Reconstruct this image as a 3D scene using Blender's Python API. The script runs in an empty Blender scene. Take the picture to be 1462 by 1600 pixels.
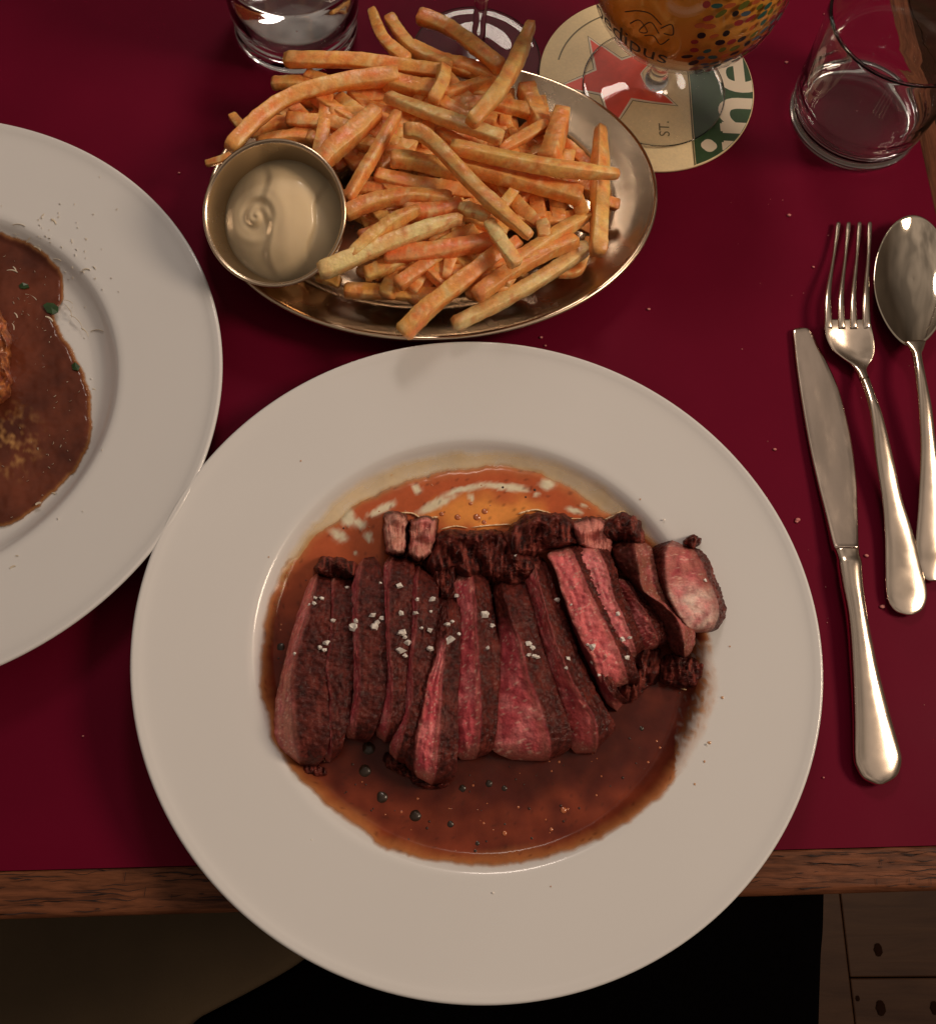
import bpy, bmesh, math, random
from mathutils import Vector, Matrix, noise
from mathutils.bvhtree import BVHTree
PI = math.pi; R = math.radians
random.seed(7)
S = bpy.context.scene; C = S.collection

# ------------------------------------------------------------------ camera, world, lamps, exposure
F = 1600.0; CAM_H = 0.462
nx, ny = (620 - 731) / F, -(1382 - 800) / F
ZA = -Vector((nx, ny, -1)).normalized()
XA = (Vector((1, 0, 0)) - ZA * ZA.x).normalized(); YA = ZA.cross(XA)
ROT = Matrix((XA, YA, ZA))                      # world = ROT @ cam
CAM = Vector((0, 0, CAM_H))
cd = bpy.data.cameras.new('camera'); cam = bpy.data.objects.new('camera', cd); C.objects.link(cam)
cd.sensor_fit = 'VERTICAL'; cd.sensor_height = 36; cd.lens = 36; cd.clip_start = .01; cd.clip_end = 50
cam.matrix_world = Matrix.Translation(CAM) @ ROT.to_4x4()
S.camera = cam

w = bpy.data.worlds.new('World'); S.world = w; w.use_nodes = True
nt = w.node_tree; bg = nt.nodes['Background']
tc = nt.nodes.new('ShaderNodeTexCoord'); sep = nt.nodes.new('ShaderNodeSeparateXYZ')
nt.links.new(tc.outputs['Generated'], sep.inputs[0])
rp = nt.nodes.new('ShaderNodeValToRGB'); nt.links.new(sep.outputs['Z'], rp.inputs[0])
rp.color_ramp.elements[0].position = 0.40; rp.color_ramp.elements[0].color = (.20, .14, .10, 1)
rp.color_ramp.elements[1].position = 0.85; rp.color_ramp.elements[1].color = (1.0, .81, .67, 1)
# unseen room: noise added to the background so that steel reflections vary
wn = nt.nodes.new('ShaderNodeTexNoise'); wn.inputs['Scale'].default_value = 2.6; wn.inputs['Detail'].default_value = 2; nt.links.new(tc.outputs['Generated'], wn.inputs[0])
wm = nt.nodes.new('ShaderNodeMapRange'); nt.links.new(wn.outputs[0], wm.inputs[0])
for i_, v_ in enumerate((.38, .62, .62, 1.38)): wm.inputs[1 + i_].default_value = v_
wv = nt.nodes.new('ShaderNodeVectorMath'); wv.operation = 'SCALE'; nt.links.new(rp.outputs[0], wv.inputs[0]); nt.links.new(wm.outputs[0], wv.inputs['Scale'])
nt.links.new(wv.outputs[0], bg.inputs[0]); bg.inputs[1].default_value = .275

def lamp(name, loc, target, size, power, col):
    d = bpy.data.lights.new(name, 'AREA'); d.shape = 'DISK'; d.size = size; d.energy = power; d.color = col
    o = bpy.data.objects.new(name, d); C.objects.link(o); o.location = loc
    o.rotation_euler = (Vector(target) - Vector(loc)).to_track_quat('-Z', 'Y').to_euler(); return o
lamp('pendant_lamp', (1.12, .22, .98), (.08, .2, 0), .40, 9.2, (1, .77, .57))
lamp('back_fill_lamp', (.06, 1.02, .84), (.05, .3, 0), .26, 2.6, (1, .83, .71))  # added unseen lamp: brightens the fries from behind and gives highlights
vs = S.view_settings; vs.view_transform = 'Standard'; vs.look = 'None'; vs.exposure = 0; vs.gamma = 1
S.cycles.max_bounces = 14; S.cycles.transmission_bounces = 14; S.cycles.transparent_max_bounces = 14
S.cycles.caustics_refractive = True; S.cycles.caustics_reflective = False; S.cycles.blur_glossy = .5

# ------------------------------------------------------------------ helpers
def K(px, py, z=0.0):
    """point of the place seen at photo pixel (px,py) at real height z"""
    v = ROT @ Vector(((px - 731) / F, -(py - 800) / F, -1)); return CAM + v * ((z - CAM_H) / v.z)
def ppm(px, py, z): return 1.0 / (K(px + 1, py, z) - K(px, py, z)).length
def lin(c):
    def f(v):
        v /= 255.0; return v / 12.92 if v <= .04045 else ((v + .055) / 1.055) ** 2.4
    return tuple(f(v) for v in c)
def alb(*c, k=(.56, .46, .385)):
    return tuple(min(.92, max(.003, a / b)) for a, b in zip(lin(c), k)) + (1.0,)
def sm(a, b, x):
    t = max(0, min(1, (x - a) / (b - a))); return t * t * (3 - 2 * t)
def mix(a, b, t): return tuple(x + (y - x) * t for x, y in zip(a, b))
def N(p, s=1.0, o=0): return noise.noise(Vector(p) * s + Vector((o, o * 1.7, o * .3)))

def mat(name, col=(.8, .8, .8, 1), rough=.5, metal=0, attr=None, noise_amt=0, nscale=60, bump=0, bscale=200, bdist=.0003,
        coat=0, coat_r=.05, trans=0, ior=1.5, sss=0, sss_r=(1, .4, .25), sss_s=.004, alpha_attr=False, stretch=None, spec=.5, col2=None, aniso=0, detail=5, rand=0, rnoise=0, n2=0, n2scale=400):
    m = bpy.data.materials.new(name); m.use_nodes = True; t = m.node_tree; b = t.nodes['Principled BSDF']; L = t.links.new
    b.inputs['Base Color'].default_value = col; b.inputs['Roughness'].default_value = rough; b.inputs['Metallic'].default_value = metal
    b.inputs['Coat Weight'].default_value = coat; b.inputs['Coat Roughness'].default_value = coat_r
    b.inputs['Transmission Weight'].default_value = trans; b.inputs['IOR'].default_value = ior
    b.inputs['Specular IOR Level'].default_value = spec; b.inputs['Anisotropic'].default_value = aniso
    if sss:
        b.inputs['Subsurface Weight'].default_value = sss; b.inputs['Subsurface Radius'].default_value = sss_r; b.inputs['Subsurface Scale'].default_value = sss_s
    co = t.nodes.new('ShaderNodeTexCoord'); src = co.outputs['Object']
    if stretch:
        mp = t.nodes.new('ShaderNodeMapping'); mp.inputs['Scale'].default_value = stretch; L(src, mp.inputs[0]); src = mp.outputs[0]
    csock = None
    if attr:
        a = t.nodes.new('ShaderNodeAttribute'); a.attribute_name = attr; csock = a.outputs['Color']
        if alpha_attr: L(a.outputs['Alpha'], b.inputs['Alpha'])
    else:
        r = t.nodes.new('ShaderNodeRGB'); r.outputs[0].default_value = col; csock = r.outputs[0]
    def nz(scale, det=detail):
        n = t.nodes.new('ShaderNodeTexNoise'); n.inputs['Scale'].default_value = scale; n.inputs['Detail'].default_value = det; L(src, n.inputs['Vector']); return n.outputs[0]
    def mr(s, a0, a1, b0, b1):
        q = t.nodes.new('ShaderNodeMapRange'); L(s, q.inputs[0])
        for i, v in enumerate((a0, a1, b0, b1)): q.inputs[1 + i].default_value = v
        return q.outputs[0]
    def mul(sock, fac):
        v = t.nodes.new('ShaderNodeVectorMath'); v.operation = 'SCALE'; L(sock, v.inputs[0]); L(fac, v.inputs['Scale']); return v.outputs[0]
    if col2:
        mx = t.nodes.new('ShaderNodeMix'); mx.data_type = 'RGBA'; L(mr(nz(nscale), .35, .68, 0, 1), mx.inputs[0]); L(csock, mx.inputs[6]); mx.inputs[7].default_value = col2; csock = mx.outputs[2]
    if noise_amt: csock = mul(csock, mr(nz(nscale), .3, .7, 1 - noise_amt, 1 + noise_amt))
    if n2: csock = mul(csock, mr(nz(n2scale), .3, .7, 1 - n2, 1 + n2))
    if rand:
        oi = t.nodes.new('ShaderNodeObjectInfo'); csock = mul(csock, mr(oi.outputs['Random'], 0, 1, 1 - rand, 1 + rand))
    L(csock, b.inputs['Base Color'])
    if rnoise: L(mr(nz(nscale * 1.7), .3, .7, rough - rnoise, rough + rnoise), b.inputs['Roughness'])
    if bump:
        bp = t.nodes.new('ShaderNodeBump'); bp.inputs['Strength'].default_value = bump; bp.inputs['Distance'].default_value = bdist
        L(nz(bscale, 6), bp.inputs['Height']); L(bp.outputs[0], b.inputs['Normal'])
        if coat: L(bp.outputs[0], b.inputs['Coat Normal'])
    return m

def tag(o, label=None, cat=None, group=None, kind=None):
    if label: o['label'] = label
    if cat: o['category'] = cat
    if group: o['group'] = group
    if kind: o['kind'] = kind
    return o
def empty(name, loc, label=None, cat=None, group=None, kind=None, rot=None):
    o = bpy.data.objects.new(name, None); C.objects.link(o); o.location = loc; o.empty_display_size = .01
    if rot: o.rotation_euler = rot
    o['_'] = 0; del o['_']
    return tag(o, label, cat, group, kind)
def build(name, verts, faces, mats, parent=None, smooth=True, cols=None, midx=None, local=False, recalc=True):
    """one mesh object; verts are world coordinates unless local"""
    vs_ = [Vector(v) for v in verts]
    if parent is not None:
        base = Vector((0, 0, 0)) if local else pw(parent)
    elif local: base = Vector((0, 0, 0))
    else:
        n = len(vs_); base = Vector((sum(v.x for v in vs_) / n, sum(v.y for v in vs_) / n, min(v.z for v in vs_)))
    me = bpy.data.meshes.new(name); me.from_pydata([v - base for v in vs_], [], faces); me.update()
    if recalc:
        bm = bmesh.new(); bm.from_mesh(me); bmesh.ops.recalc_face_normals(bm, faces=bm.faces[:]); bm.to_mesh(me); bm.free()
    if not isinstance(mats, (list, tuple)): mats = [mats]
    for m in mats: me.materials.append(m)
    if midx:
        me.polygons.foreach_set('material_index', midx)
    me.polygons.foreach_set('use_smooth', [smooth] * len(me.polygons))
    if cols:
        a = me.color_attributes.new('Col', 'FLOAT_COLOR', 'POINT')
        flat = []
        for c in cols: flat += [c[0], c[1], c[2], c[3] if len(c) > 3 else 1.0]
        a.data.foreach_set('color', flat)
    o = bpy.data.objects.new(name, me); C.objects.link(o)
    if parent is not None: o.parent = parent
    else: o.location = base
    if local and parent is None: o.location = (0, 0, 0)
    return o
def pw(o):
    v = Vector(o.location)
    while o.parent: o = o.parent; v += Vector(o.location)
    return v
def lathe(prof, c, n=160, ex=1, ey=1, closed=False, jitter=None):
    """prof: list (r,z) ; returns verts, faces (world coords around c)"""
    V = []; Fc = []
    m = len(prof)
    for i in range(n):
        a = 2 * PI * i / n
        for r, z in prof:
            V.append(Vector((c[0] + r * ex * math.cos(a), c[1] + r * ey * math.sin(a), c[2] + z)))
    for i in range(n):
        j = (i + 1) % n
        for k in range(m - 1 + (1 if closed else 0)):
            k2 = (k + 1) % m
            Fc.append((i * m + k, j * m + k, j * m + k2, i * m + k2))
    return V, Fc
def smoothprof(pts, n=6):
    """catmull-rom through points"""
    out = []
    P = [pts[0]] + list(pts) + [pts[-1]]
    for i in range(1, len(P) - 2):
        for k in range(n):
            out.append(cr(P[i - 1], P[i], P[i + 1], P[i + 2], k / n))
    out.append(tuple(pts[-1])); return out
def cr(a, b, c, d, t):
    return tuple(.5 * ((2 * q) + (-p + r) * t + (2 * p - 5 * q + 4 * r - s) * t * t + (-p + 3 * q - 3 * r + s) * t ** 3) for p, q, r, s in zip(a, b, c, d))
def resample(pts, n):
    s = smoothprof(pts, 12) if len(pts) > 2 else [mix(pts[0], pts[1], k / 20) for k in range(21)]
    L = [0]
    for i in range(1, len(s)): L.append(L[-1] + math.dist(s[i][:2], s[i - 1][:2]))
    out = []; j = 0
    for k in range(n):
        d = L[-1] * k / (n - 1)
        while j < len(L) - 2 and L[j + 1] < d: j += 1
        t = (d - L[j]) / max(1e-9, L[j + 1] - L[j]); out.append(mix(s[j], s[j + 1], min(1, t)))
    return out
def box_vf(x0, x1, y0, y1, z0, z1):
    v = [(x, y, z) for z in (z0, z1) for y in (y0, y1) for x in (x0, x1)]
    f = [(0, 2, 3, 1), (4, 5, 7, 6), (0, 1, 5, 4), (2, 6, 7, 3), (0, 4, 6, 2), (1, 3, 7, 5)]; return v, f
def merge(parts):
    V = []; Fc = []
    for v, f in parts:
        o = len(V); V += list(v); Fc += [tuple(i + o for i in q) for q in f]
    return V, Fc
def bevel(o, w_, seg=3):
    m = o.modifiers.new('bevel', 'BEVEL'); m.width = w_; m.segments = seg; m.limit_method = 'ANGLE'; return o

# ------------------------------------------------------------------ materials
M = {}
M['ceramic'] = mat('white_glazed_ceramic', (.79, .79, .785, 1), rough=.28, coat=.6, coat_r=.04, noise_amt=.015, nscale=12, spec=.4)
M['lino'] = mat('burgundy_linoleum', (.140, .0038, .021, 1), rough=.5, noise_amt=.08, nscale=14, bump=.25, bscale=500, bdist=.0001, spec=.045, rnoise=.05)
M['steel'] = mat('worn_stainless_steel', (.76, .60, .43, 1), rough=.24, metal=1, noise_amt=.07, nscale=30, bump=.12, bscale=160, bdist=.0002, rnoise=.07)
M['polished'] = mat('polished_cutlery_steel', (.86, .73, .60, 1), rough=.17, metal=1, noise_amt=.05, nscale=40, bump=.06, bscale=90, bdist=.0002, rnoise=.05)
M['spoonsteel'] = mat('mirror_cutlery_steel', (.78, .68, .54, 1), rough=.07, metal=1, noise_amt=.04, nscale=40)
M['glass'] = mat('clear_glass', (1, 1, 1, 1), rough=.0, trans=1, ior=1.47)
M['meat'] = mat('cooked_meat', attr='Col', rough=.5, noise_amt=.11, nscale=260, n2=.14, n2scale=900, bump=.9, bscale=480, bdist=.0009, coat=.14, coat_r=.07, spec=.12, sss=.12, sss_s=.003, rnoise=.14)
M['sauce'] = mat('pepper_gravy', attr='Col', alpha_attr=True, rough=.22, noise_amt=.12, nscale=70, n2=.06, n2scale=380, bump=.12, bscale=60, bdist=.0005, coat=.14, coat_r=.1, spec=.2)
M['salt'] = mat('sea_salt', (.90, .86, .80, 1), rough=.25, noise_amt=.12, nscale=700, coat=.4)
M['pepper'] = mat('green_peppercorn', (.030, .015, .007, 1), rough=.35, coat=.25, noise_amt=.3, nscale=300, bump=.4, bscale=400)
M['mayo'] = mat('mayonnaise', (.98, .76, .47, 1), rough=.3, coat=.4, coat_r=.12, sss=.12, sss_s=.003, sss_r=(1, .8, .5), noise_amt=.04, nscale=50)
M['herb'] = mat('herb_leaf', (.02, .06, .012, 1), rough=.3, coat=.4, noise_amt=.3, nscale=300)
M['cheese'] = mat('grated_cheese', (.74, .66, .52, 1), rough=.5, noise_amt=.1, nscale=300)
def wood(name, c1, c2, sc, rough=.5, crack=.6):
    m = bpy.data.materials.new(name); m.use_nodes = True; t = m.node_tree; b = t.nodes['Principled BSDF']; L = t.links.new
    co = t.nodes.new('ShaderNodeTexCoord'); mp = t.nodes.new('ShaderNodeMapping'); mp.inputs['Scale'].default_value = sc; L(co.outputs['Object'], mp.inputs[0])
    n = t.nodes.new('ShaderNodeTexNoise'); n.inputs['Scale'].default_value = 1; n.inputs['Detail'].default_value = 7; n.inputs['Roughness'].default_value = .65; n.inputs['Distortion'].default_value = .6; L(mp.outputs[0], n.inputs[0])
    r = t.nodes.new('ShaderNodeValToRGB'); L(n.outputs[0], r.inputs[0]); e = r.color_ramp.elements
    e[0].position = .3; e[0].color = c2; e[1].position = .62; e[1].color = c1
    x = e.new(.27 + .12 * crack); x.color = mix(c2, c1, .15)
    L(r.outputs[0], b.inputs['Base Color']); b.inputs['Roughness'].default_value = rough; b.inputs['Specular IOR Level'].default_value = .15
    bp = t.nodes.new('ShaderNodeBump'); bp.inputs['Strength'].default_value = .5; bp.inputs['Distance'].default_value = .0006; L(n.outputs[0], bp.inputs['Height']); L(bp.outputs[0], b.inputs['Normal'])
    return m
M['edge'] = wood('worn_wood_edge', (.21, .075, .034, 1), (.045, .016, .009, 1), (38, 420, 420))
M['edge_side'] = wood('worn_wood_side_edge', (.15, .055, .026, 1), (.045, .016, .009, 1), (420, 38, 420), rough=.85)
M['crack'] = mat('dark_wood_crack', (.022, .008, .006, 1), rough=.8)
M['floor'] = wood('floor_wood', (.062, .028, .013, 1), (.034, .013, .006, 1), (6, 55, 10))
M['knot'] = mat('dark_knot', (.016, .007, .004, 1), rough=.95, spec=.02)

# ------------------------------------------------------------------ table
e0, e1 = K(0, 1362), K(1462, 1322); ex = (e1 - e0); ex.z = 0; ex.normalize(); ey = Vector((-ex.y, ex.x, 0))
def T(u, v, z=0): return e0 + ex * u + ey * v + Vector((0, 0, z))     # table frame: u along front edge, v away from diner
RU = .4650                                                            # right end of the lino, table frame
tb = empty('table', T(0, 0, -.75), 'burgundy topped table with a worn brown wooden edge, under the plates', 'table')
def tbox(name, u0, u1, v0, v1, z0, z1, m, par, bev=0, seg=3, smooth=False):
    vv, ff = box_vf(u0, u1, v0, v1, z0, z1); o = build(name, [T(*p) for p in vv], ff, m, par, smooth=smooth)
    if bev: bevel(o, bev, seg)
    return o
tbox('table_top', -.9, RU, 0.0003, 1.0, -.03, 0, M['lino'], tb)
def edging(u0, u1, v0, v1, along_u, name='wood_edging'):
    # strip with slightly uneven surface, cracks recessed in it
    nu, nv = (520, 16) if along_u else (16, 420)
    V = []; Fc = []
    crk = []
    rnd = random.Random(3)
    for _ in range(420):
        a = u0 + (u1 - u0) * rnd.random() if along_u else v0 + (v1 - v0) * rnd.random()
        bb = (v0 + (v1 - v0) * rnd.random()) if along_u else (u0 + (u1 - u0) * rnd.random())
        crk.append((a, bb, rnd.uniform(.002, .011), rnd.uniform(.0002, .0006)))
    for i in range(nu + 1):
        for j in range(nv + 1):
            u = u0 + (u1 - u0) * i / nu; v = v0 + (v1 - v0) * j / nv
            t = j / nv if along_u else i / nu
            edge = min(t, 1 - t)
            z = -.0006 + .0004 * N((u * 90, v * 500, 0)) - .0022 * (1 - min(1, (t if along_u else 1 - t) / .18)) ** 2
            V.append(T(u, v, z))
    W = nv + 1
    for i in range(nu):
        for j in range(nv): Fc.append((i * W + j, (i + 1) * W + j, (i + 1) * W + j + 1, i * W + j + 1))
    # skirt to z=-.035
    loop = [i * W for i in range(nu + 1)] + [nu * W + j for j in range(1, W)] + [i * W + nv for i in range(nu - 1, -1, -1)] + [j for j in range(nv - 1, 0, -1)]
    base = len(V)
    for q in loop:
        p = V[q]; V.append(Vector((p.x, p.y, -.035)))
    n = len(loop)
    for k in range(n):
        k2 = (k + 1) % n; Fc.append((loop[k], base + k, base + k2, loop[k2]))
    Fc.append(tuple(base + k for k in range(n))[::-1])
    return build(name, V, Fc, M['edge'] if along_u else M['edge_side'], tb)
edging(-.9, RU, -.0185, 0, True)
edging(RU + .0003, RU + .0135, -.0185, 1.0, False)
# open cracks in the grain of the front edging (dark slits)
rnd = random.Random(11); parts = []
def slit(u, v, l, wd, steps=7):
    V = []; 
    for k in range(steps + 1):
        t = k / steps; x = u - l / 2 + l * t; y = v + .0011 * N((x * 160, v * 900, 1)) ; hw = wd * math.sin(PI * t) * (.6 + .5 * abs(N((x * 700, v, 3)))) + .00003
        V += [T(x, y - hw, .00005), T(x, y + hw, .00005)]
    return V, [(2 * k, 2 * k + 2, 2 * k + 3, 2 * k + 1) for k in range(steps)]
rows = [-.0162, -.0128, -.0112, -.0085, -.0058, -.0035, -.0015]
for _ in range(300):
    u = rnd.uniform(-.25, .46); v = rnd.choice(rows) + rnd.gauss(0, .0007); v = min(-.0005, max(-.0165, v))
    parts.append(slit(u, v, rnd.choice([.003, .005, .008, .014, .02]) * rnd.uniform(.7, 1.3), rnd.uniform(.00010, .00032)))
for _ in range(26):   # short cross ticks
    u = rnd.uniform(-.25, .46); v = rnd.uniform(-.015, -.003); l = rnd.uniform(.0015, .004)
    V = [T(u - .00012, v - l / 2, .00006), T(u + .00012, v - l / 2, .00006), T(u + .0004, v + l / 2, .00006), T(u + .0002, v + l / 2, .00006)]
    parts.append((V, [(0, 1, 2, 3)]))
V, Fc = merge(parts); o = build('crack', V, Fc, M['crack'], tb); o['kind'] = 'stuff'
for u, v in ((-.8, .1), (-.8, .9), (.40, .9), (.40, .10)):
    tbox('leg', u, u + .05, v - .05, v, -.75, -.03, M['edge'], tb, .004)

# ------------------------------------------------------------------ floor, seat, cloth
fl = empty('floor', (0, 0, -.76), kind='structure'); 
gv, gf = box_vf(-2.5, 2.5, -2.5, 2.5, -.78, -.764); build('subfloor', gv, gf, M['knot'], fl, smooth=False)
FR = random.Random(5)
fx0, fy0 = K(1327, 1528, -.75).x, K(1327, 1528, -.75).y
pm = []
shared = {}
for i in range(-9, 8):
    # boards run along y; cross joints staggered
    x0 = fx0 + i * .142
    off = 0 if i == 0 else FR.uniform(0, .9)
    for k in range(-3, 3):
        y0 = fy0 + off + k * .95
        if not (-1.6 < x0 < 1.4): continue
        if y0 > 1.3 or y0 + .95 < -1.3: continue
        V, Fc = box_vf(.0006, .1414, .0006, .9494, -.014, 0)
        if 'p' not in shared:
            o = build('plank', [Vector(p) for p in V], Fc, M['floor'], fl, smooth=False, local=True); bevel(o, .0015, 2); shared['p'] = o
        else:
            o = shared['p'].copy(); C.objects.link(o); o.parent = fl
        o.location = (x0, y0, .01 + FR.uniform(-.0008, .0008))
for px, py, r_ in ((1372, 1484, .007), (1376, 1575, .008), (1460, 1575, .007), (1340, 1560, .003)):
    p = K(px, py, -.7485); n = 14
    V = [p + Vector((math.cos(2 * PI * k / n) * r_ * .6 * (1 + .15 * math.sin(3 * k)), math.sin(2 * PI * k / n) * r_, 0)) for k in range(n)] + [p + Vector((0, 0, .0006))]
    build('knot', V, [(k, (k + 1) % n, n) for k in range(n)], M['knot'], fl)

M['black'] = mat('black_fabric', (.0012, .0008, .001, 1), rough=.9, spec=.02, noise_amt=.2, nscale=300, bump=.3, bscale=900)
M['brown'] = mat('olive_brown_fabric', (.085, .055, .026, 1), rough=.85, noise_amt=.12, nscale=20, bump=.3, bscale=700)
def pad(name, outline, ztop, thick, m, label, cat, nring=10, amp=.006):
    """soft flat shape: outline (photo px at ztop) domed on top"""
    pts = [K(x, y, ztop) for x, y in outline]; pts = [Vector(p) for p in smoothprof([tuple(p) for p in pts] + [tuple(pts[0])], 8)[:-1]]
    c = sum(pts, Vector()) / len(pts); n = len(pts); V = []; Fc = []
    rings = [(1.0, -thick), (1.0, -.012), (.99, -.004), (.97, 0)] + [(.97 - .97 * k / nring, .004 * k / nring) for k in range(1, nring)]
    for s, dz in rings:
        for p in pts:
            q = c + (p - c) * s; z = ztop + dz
            if s < .995: z += amp * N((q.x * 9, q.y * 9, 2))
            V.append(Vector((q.x, q.y, z)))
    V.append(c + Vector((0, 0, .004)))
    for r_ in range(len(rings) - 1):
        for k in range(n):
            k2 = (k + 1) % n; Fc.append((r_ * n + k, r_ * n + k2, (r_ + 1) * n + k2, (r_ + 1) * n + k))
    last = (len(rings) - 1) * n
    Fc += [(last + k, last + (k + 1) % n, len(V) - 1) for k in range(n)]
    Fc.append(tuple(range(n))[::-1])
    o = build(name, V, Fc, m); tag(o, label, cat); return o
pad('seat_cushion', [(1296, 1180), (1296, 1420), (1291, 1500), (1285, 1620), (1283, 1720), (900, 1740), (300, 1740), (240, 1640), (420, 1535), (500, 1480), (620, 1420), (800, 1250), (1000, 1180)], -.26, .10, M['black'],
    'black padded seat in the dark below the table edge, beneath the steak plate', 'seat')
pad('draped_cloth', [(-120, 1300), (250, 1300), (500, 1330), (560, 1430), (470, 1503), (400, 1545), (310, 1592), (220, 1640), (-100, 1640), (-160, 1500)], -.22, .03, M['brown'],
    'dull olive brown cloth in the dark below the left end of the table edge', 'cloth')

# ------------------------------------------------------------------ plates
def plate(c, r, e_y, label, rotz=0):
    k = r / .15
    pr = smoothprof([(.0005, .0046), (.040, .0046), (.078, .0048), (.0885, .0060), (.0945, .0094), (.0985, .0134), (.1015, .0151), (.108, .0160), (.125, .0182), (.142, .0208), (.1472, .0222), (.1492, .0226), (.1502, .0218), (.1496, .0206), (.146, .0192), (.125, .0148), (.105, .0098), (.096, .0042), (.090, .0020), (.0885, .0000), (.0840, .0000), (.0825, .0018), (.07, .0020), (.0005, .0020)], 6)
    pr = [(a * k, b) for a, b in pr]
    V, Fc = lathe(pr, (c[0], c[1], 0.0004), 220, 1, e_y)
    o = build('dinner_plate', V, Fc, M['ceramic']); tag(o, label, 'plate'); return o
PPR = smoothprof([(0, .0050), (.078, .0052), (.0885, .0064), (.0945, .0098), (.0985, .0138), (.1015, .0155), (.108, .0164), (.125, .0186), (.142, .0212), (.1502, .0222)], 6)
def plate_z(p, c, r, ey_):
    d = math.hypot(p.x - c.x, (p.y - c.y) / ey_) * .15 / r
    for (a, za), (b, zb) in zip(PPR, PPR[1:]):
        if a <= d <= b: return za + (zb - za) * (d - a) / max(1e-9, b - a)
    return PPR[-1][1]
def on_plate(x, y, c, r, ey_, lift):
    z = .006
    for _ in range(5): z = plate_z(K(x, y, z), c, r, ey_) + lift
    return K(x, y, z)
PC = Vector((.0355, .1022, 0)); PR = .1512; PE = .968
plate(PC, PR, PE, 'large white round plate holding the sliced steak in brown gravy')
LC = Vector((-.2367, .2196, 0)); LR = .149
plate(LC, LR, 1.0, 'white plate cut off at the left, with brown gravy and grated cheese')

# ------------------------------------------------------------------ gravy pools
def pool(name, outline, centre, zl, zf, colf, nr=70, na=360, label=None, cat=None, pl=None):
    P = [Vector((x, y, 0)) for x, y in smoothprof(list(outline) + [outline[0]], 20)[:-1]]
    # resample by angle
    ang = sorted([(math.atan2(p.y - centre[1], p.x - centre[0]), (p - Vector((centre[0], centre[1], 0))).length) for p in P])
    def rad(a):
        a = (a + PI) % (2 * PI) - PI
        lo = ang[-1]; prev = (lo[0] - 2 * PI, lo[1])
        for q in ang:
            if q[0] >= a:
                t = (a - prev[0]) / max(1e-9, q[0] - prev[0]); return prev[1] + (q[1] - prev[1]) * t
            prev = q
        q = (ang[0][0] + 2 * PI, ang[0][1]); t = (a - prev[0]) / (q[0] - prev[0]); return prev[1] + (q[1] - prev[1]) * t
    V = []; Fc = []; cols = []
    for i in range(na):
        a = 2 * PI * i / na; rr = rad(a) * (1 + .020 * N((math.cos(a) * 7, math.sin(a) * 7, 0)) + .009 * N((math.cos(a) * 40, math.sin(a) * 40, 5)))
        for j in range(nr + 1):
            t = (j + .02) / nr if j < nr else 1.0
            t = 1 - (1 - min(1, t)) ** 1.25
            x = centre[0] + rr * t * math.cos(a); y = centre[1] + rr * t * math.sin(a)
            dpx = rr * (1 - t)
            z = zf + (zl - zf) * (1 - (1 - min(1, dpx / 14.0)) ** 2.2) 
            z += (.0006 if x < 200 else .00014) * N((x * .03, y * .03, 0)) * min(1, dpx / 20) + (.0003 * N((x * .11, y * .11, 4)) if x < 200 else 0)
            q = K(x, y, z); low = on_plate(x, y, *pl, .00012 + .0008 * (1 - (1 - min(1, dpx / 9.0)) ** 2))
            V.append(q if q.z > low.z else low); cols.append(colf(x, y, dpx))
    for i in range(na):
        i2 = (i + 1) % na
        for j in range(nr): Fc.append((i * (nr + 1) + j, i2 * (nr + 1) + j, i2 * (nr + 1) + j + 1, i * (nr + 1) + j + 1))
    o = build(name, V, Fc, M['sauce'], cols=cols, recalc=False); tag(o, label, cat); return o

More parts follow.
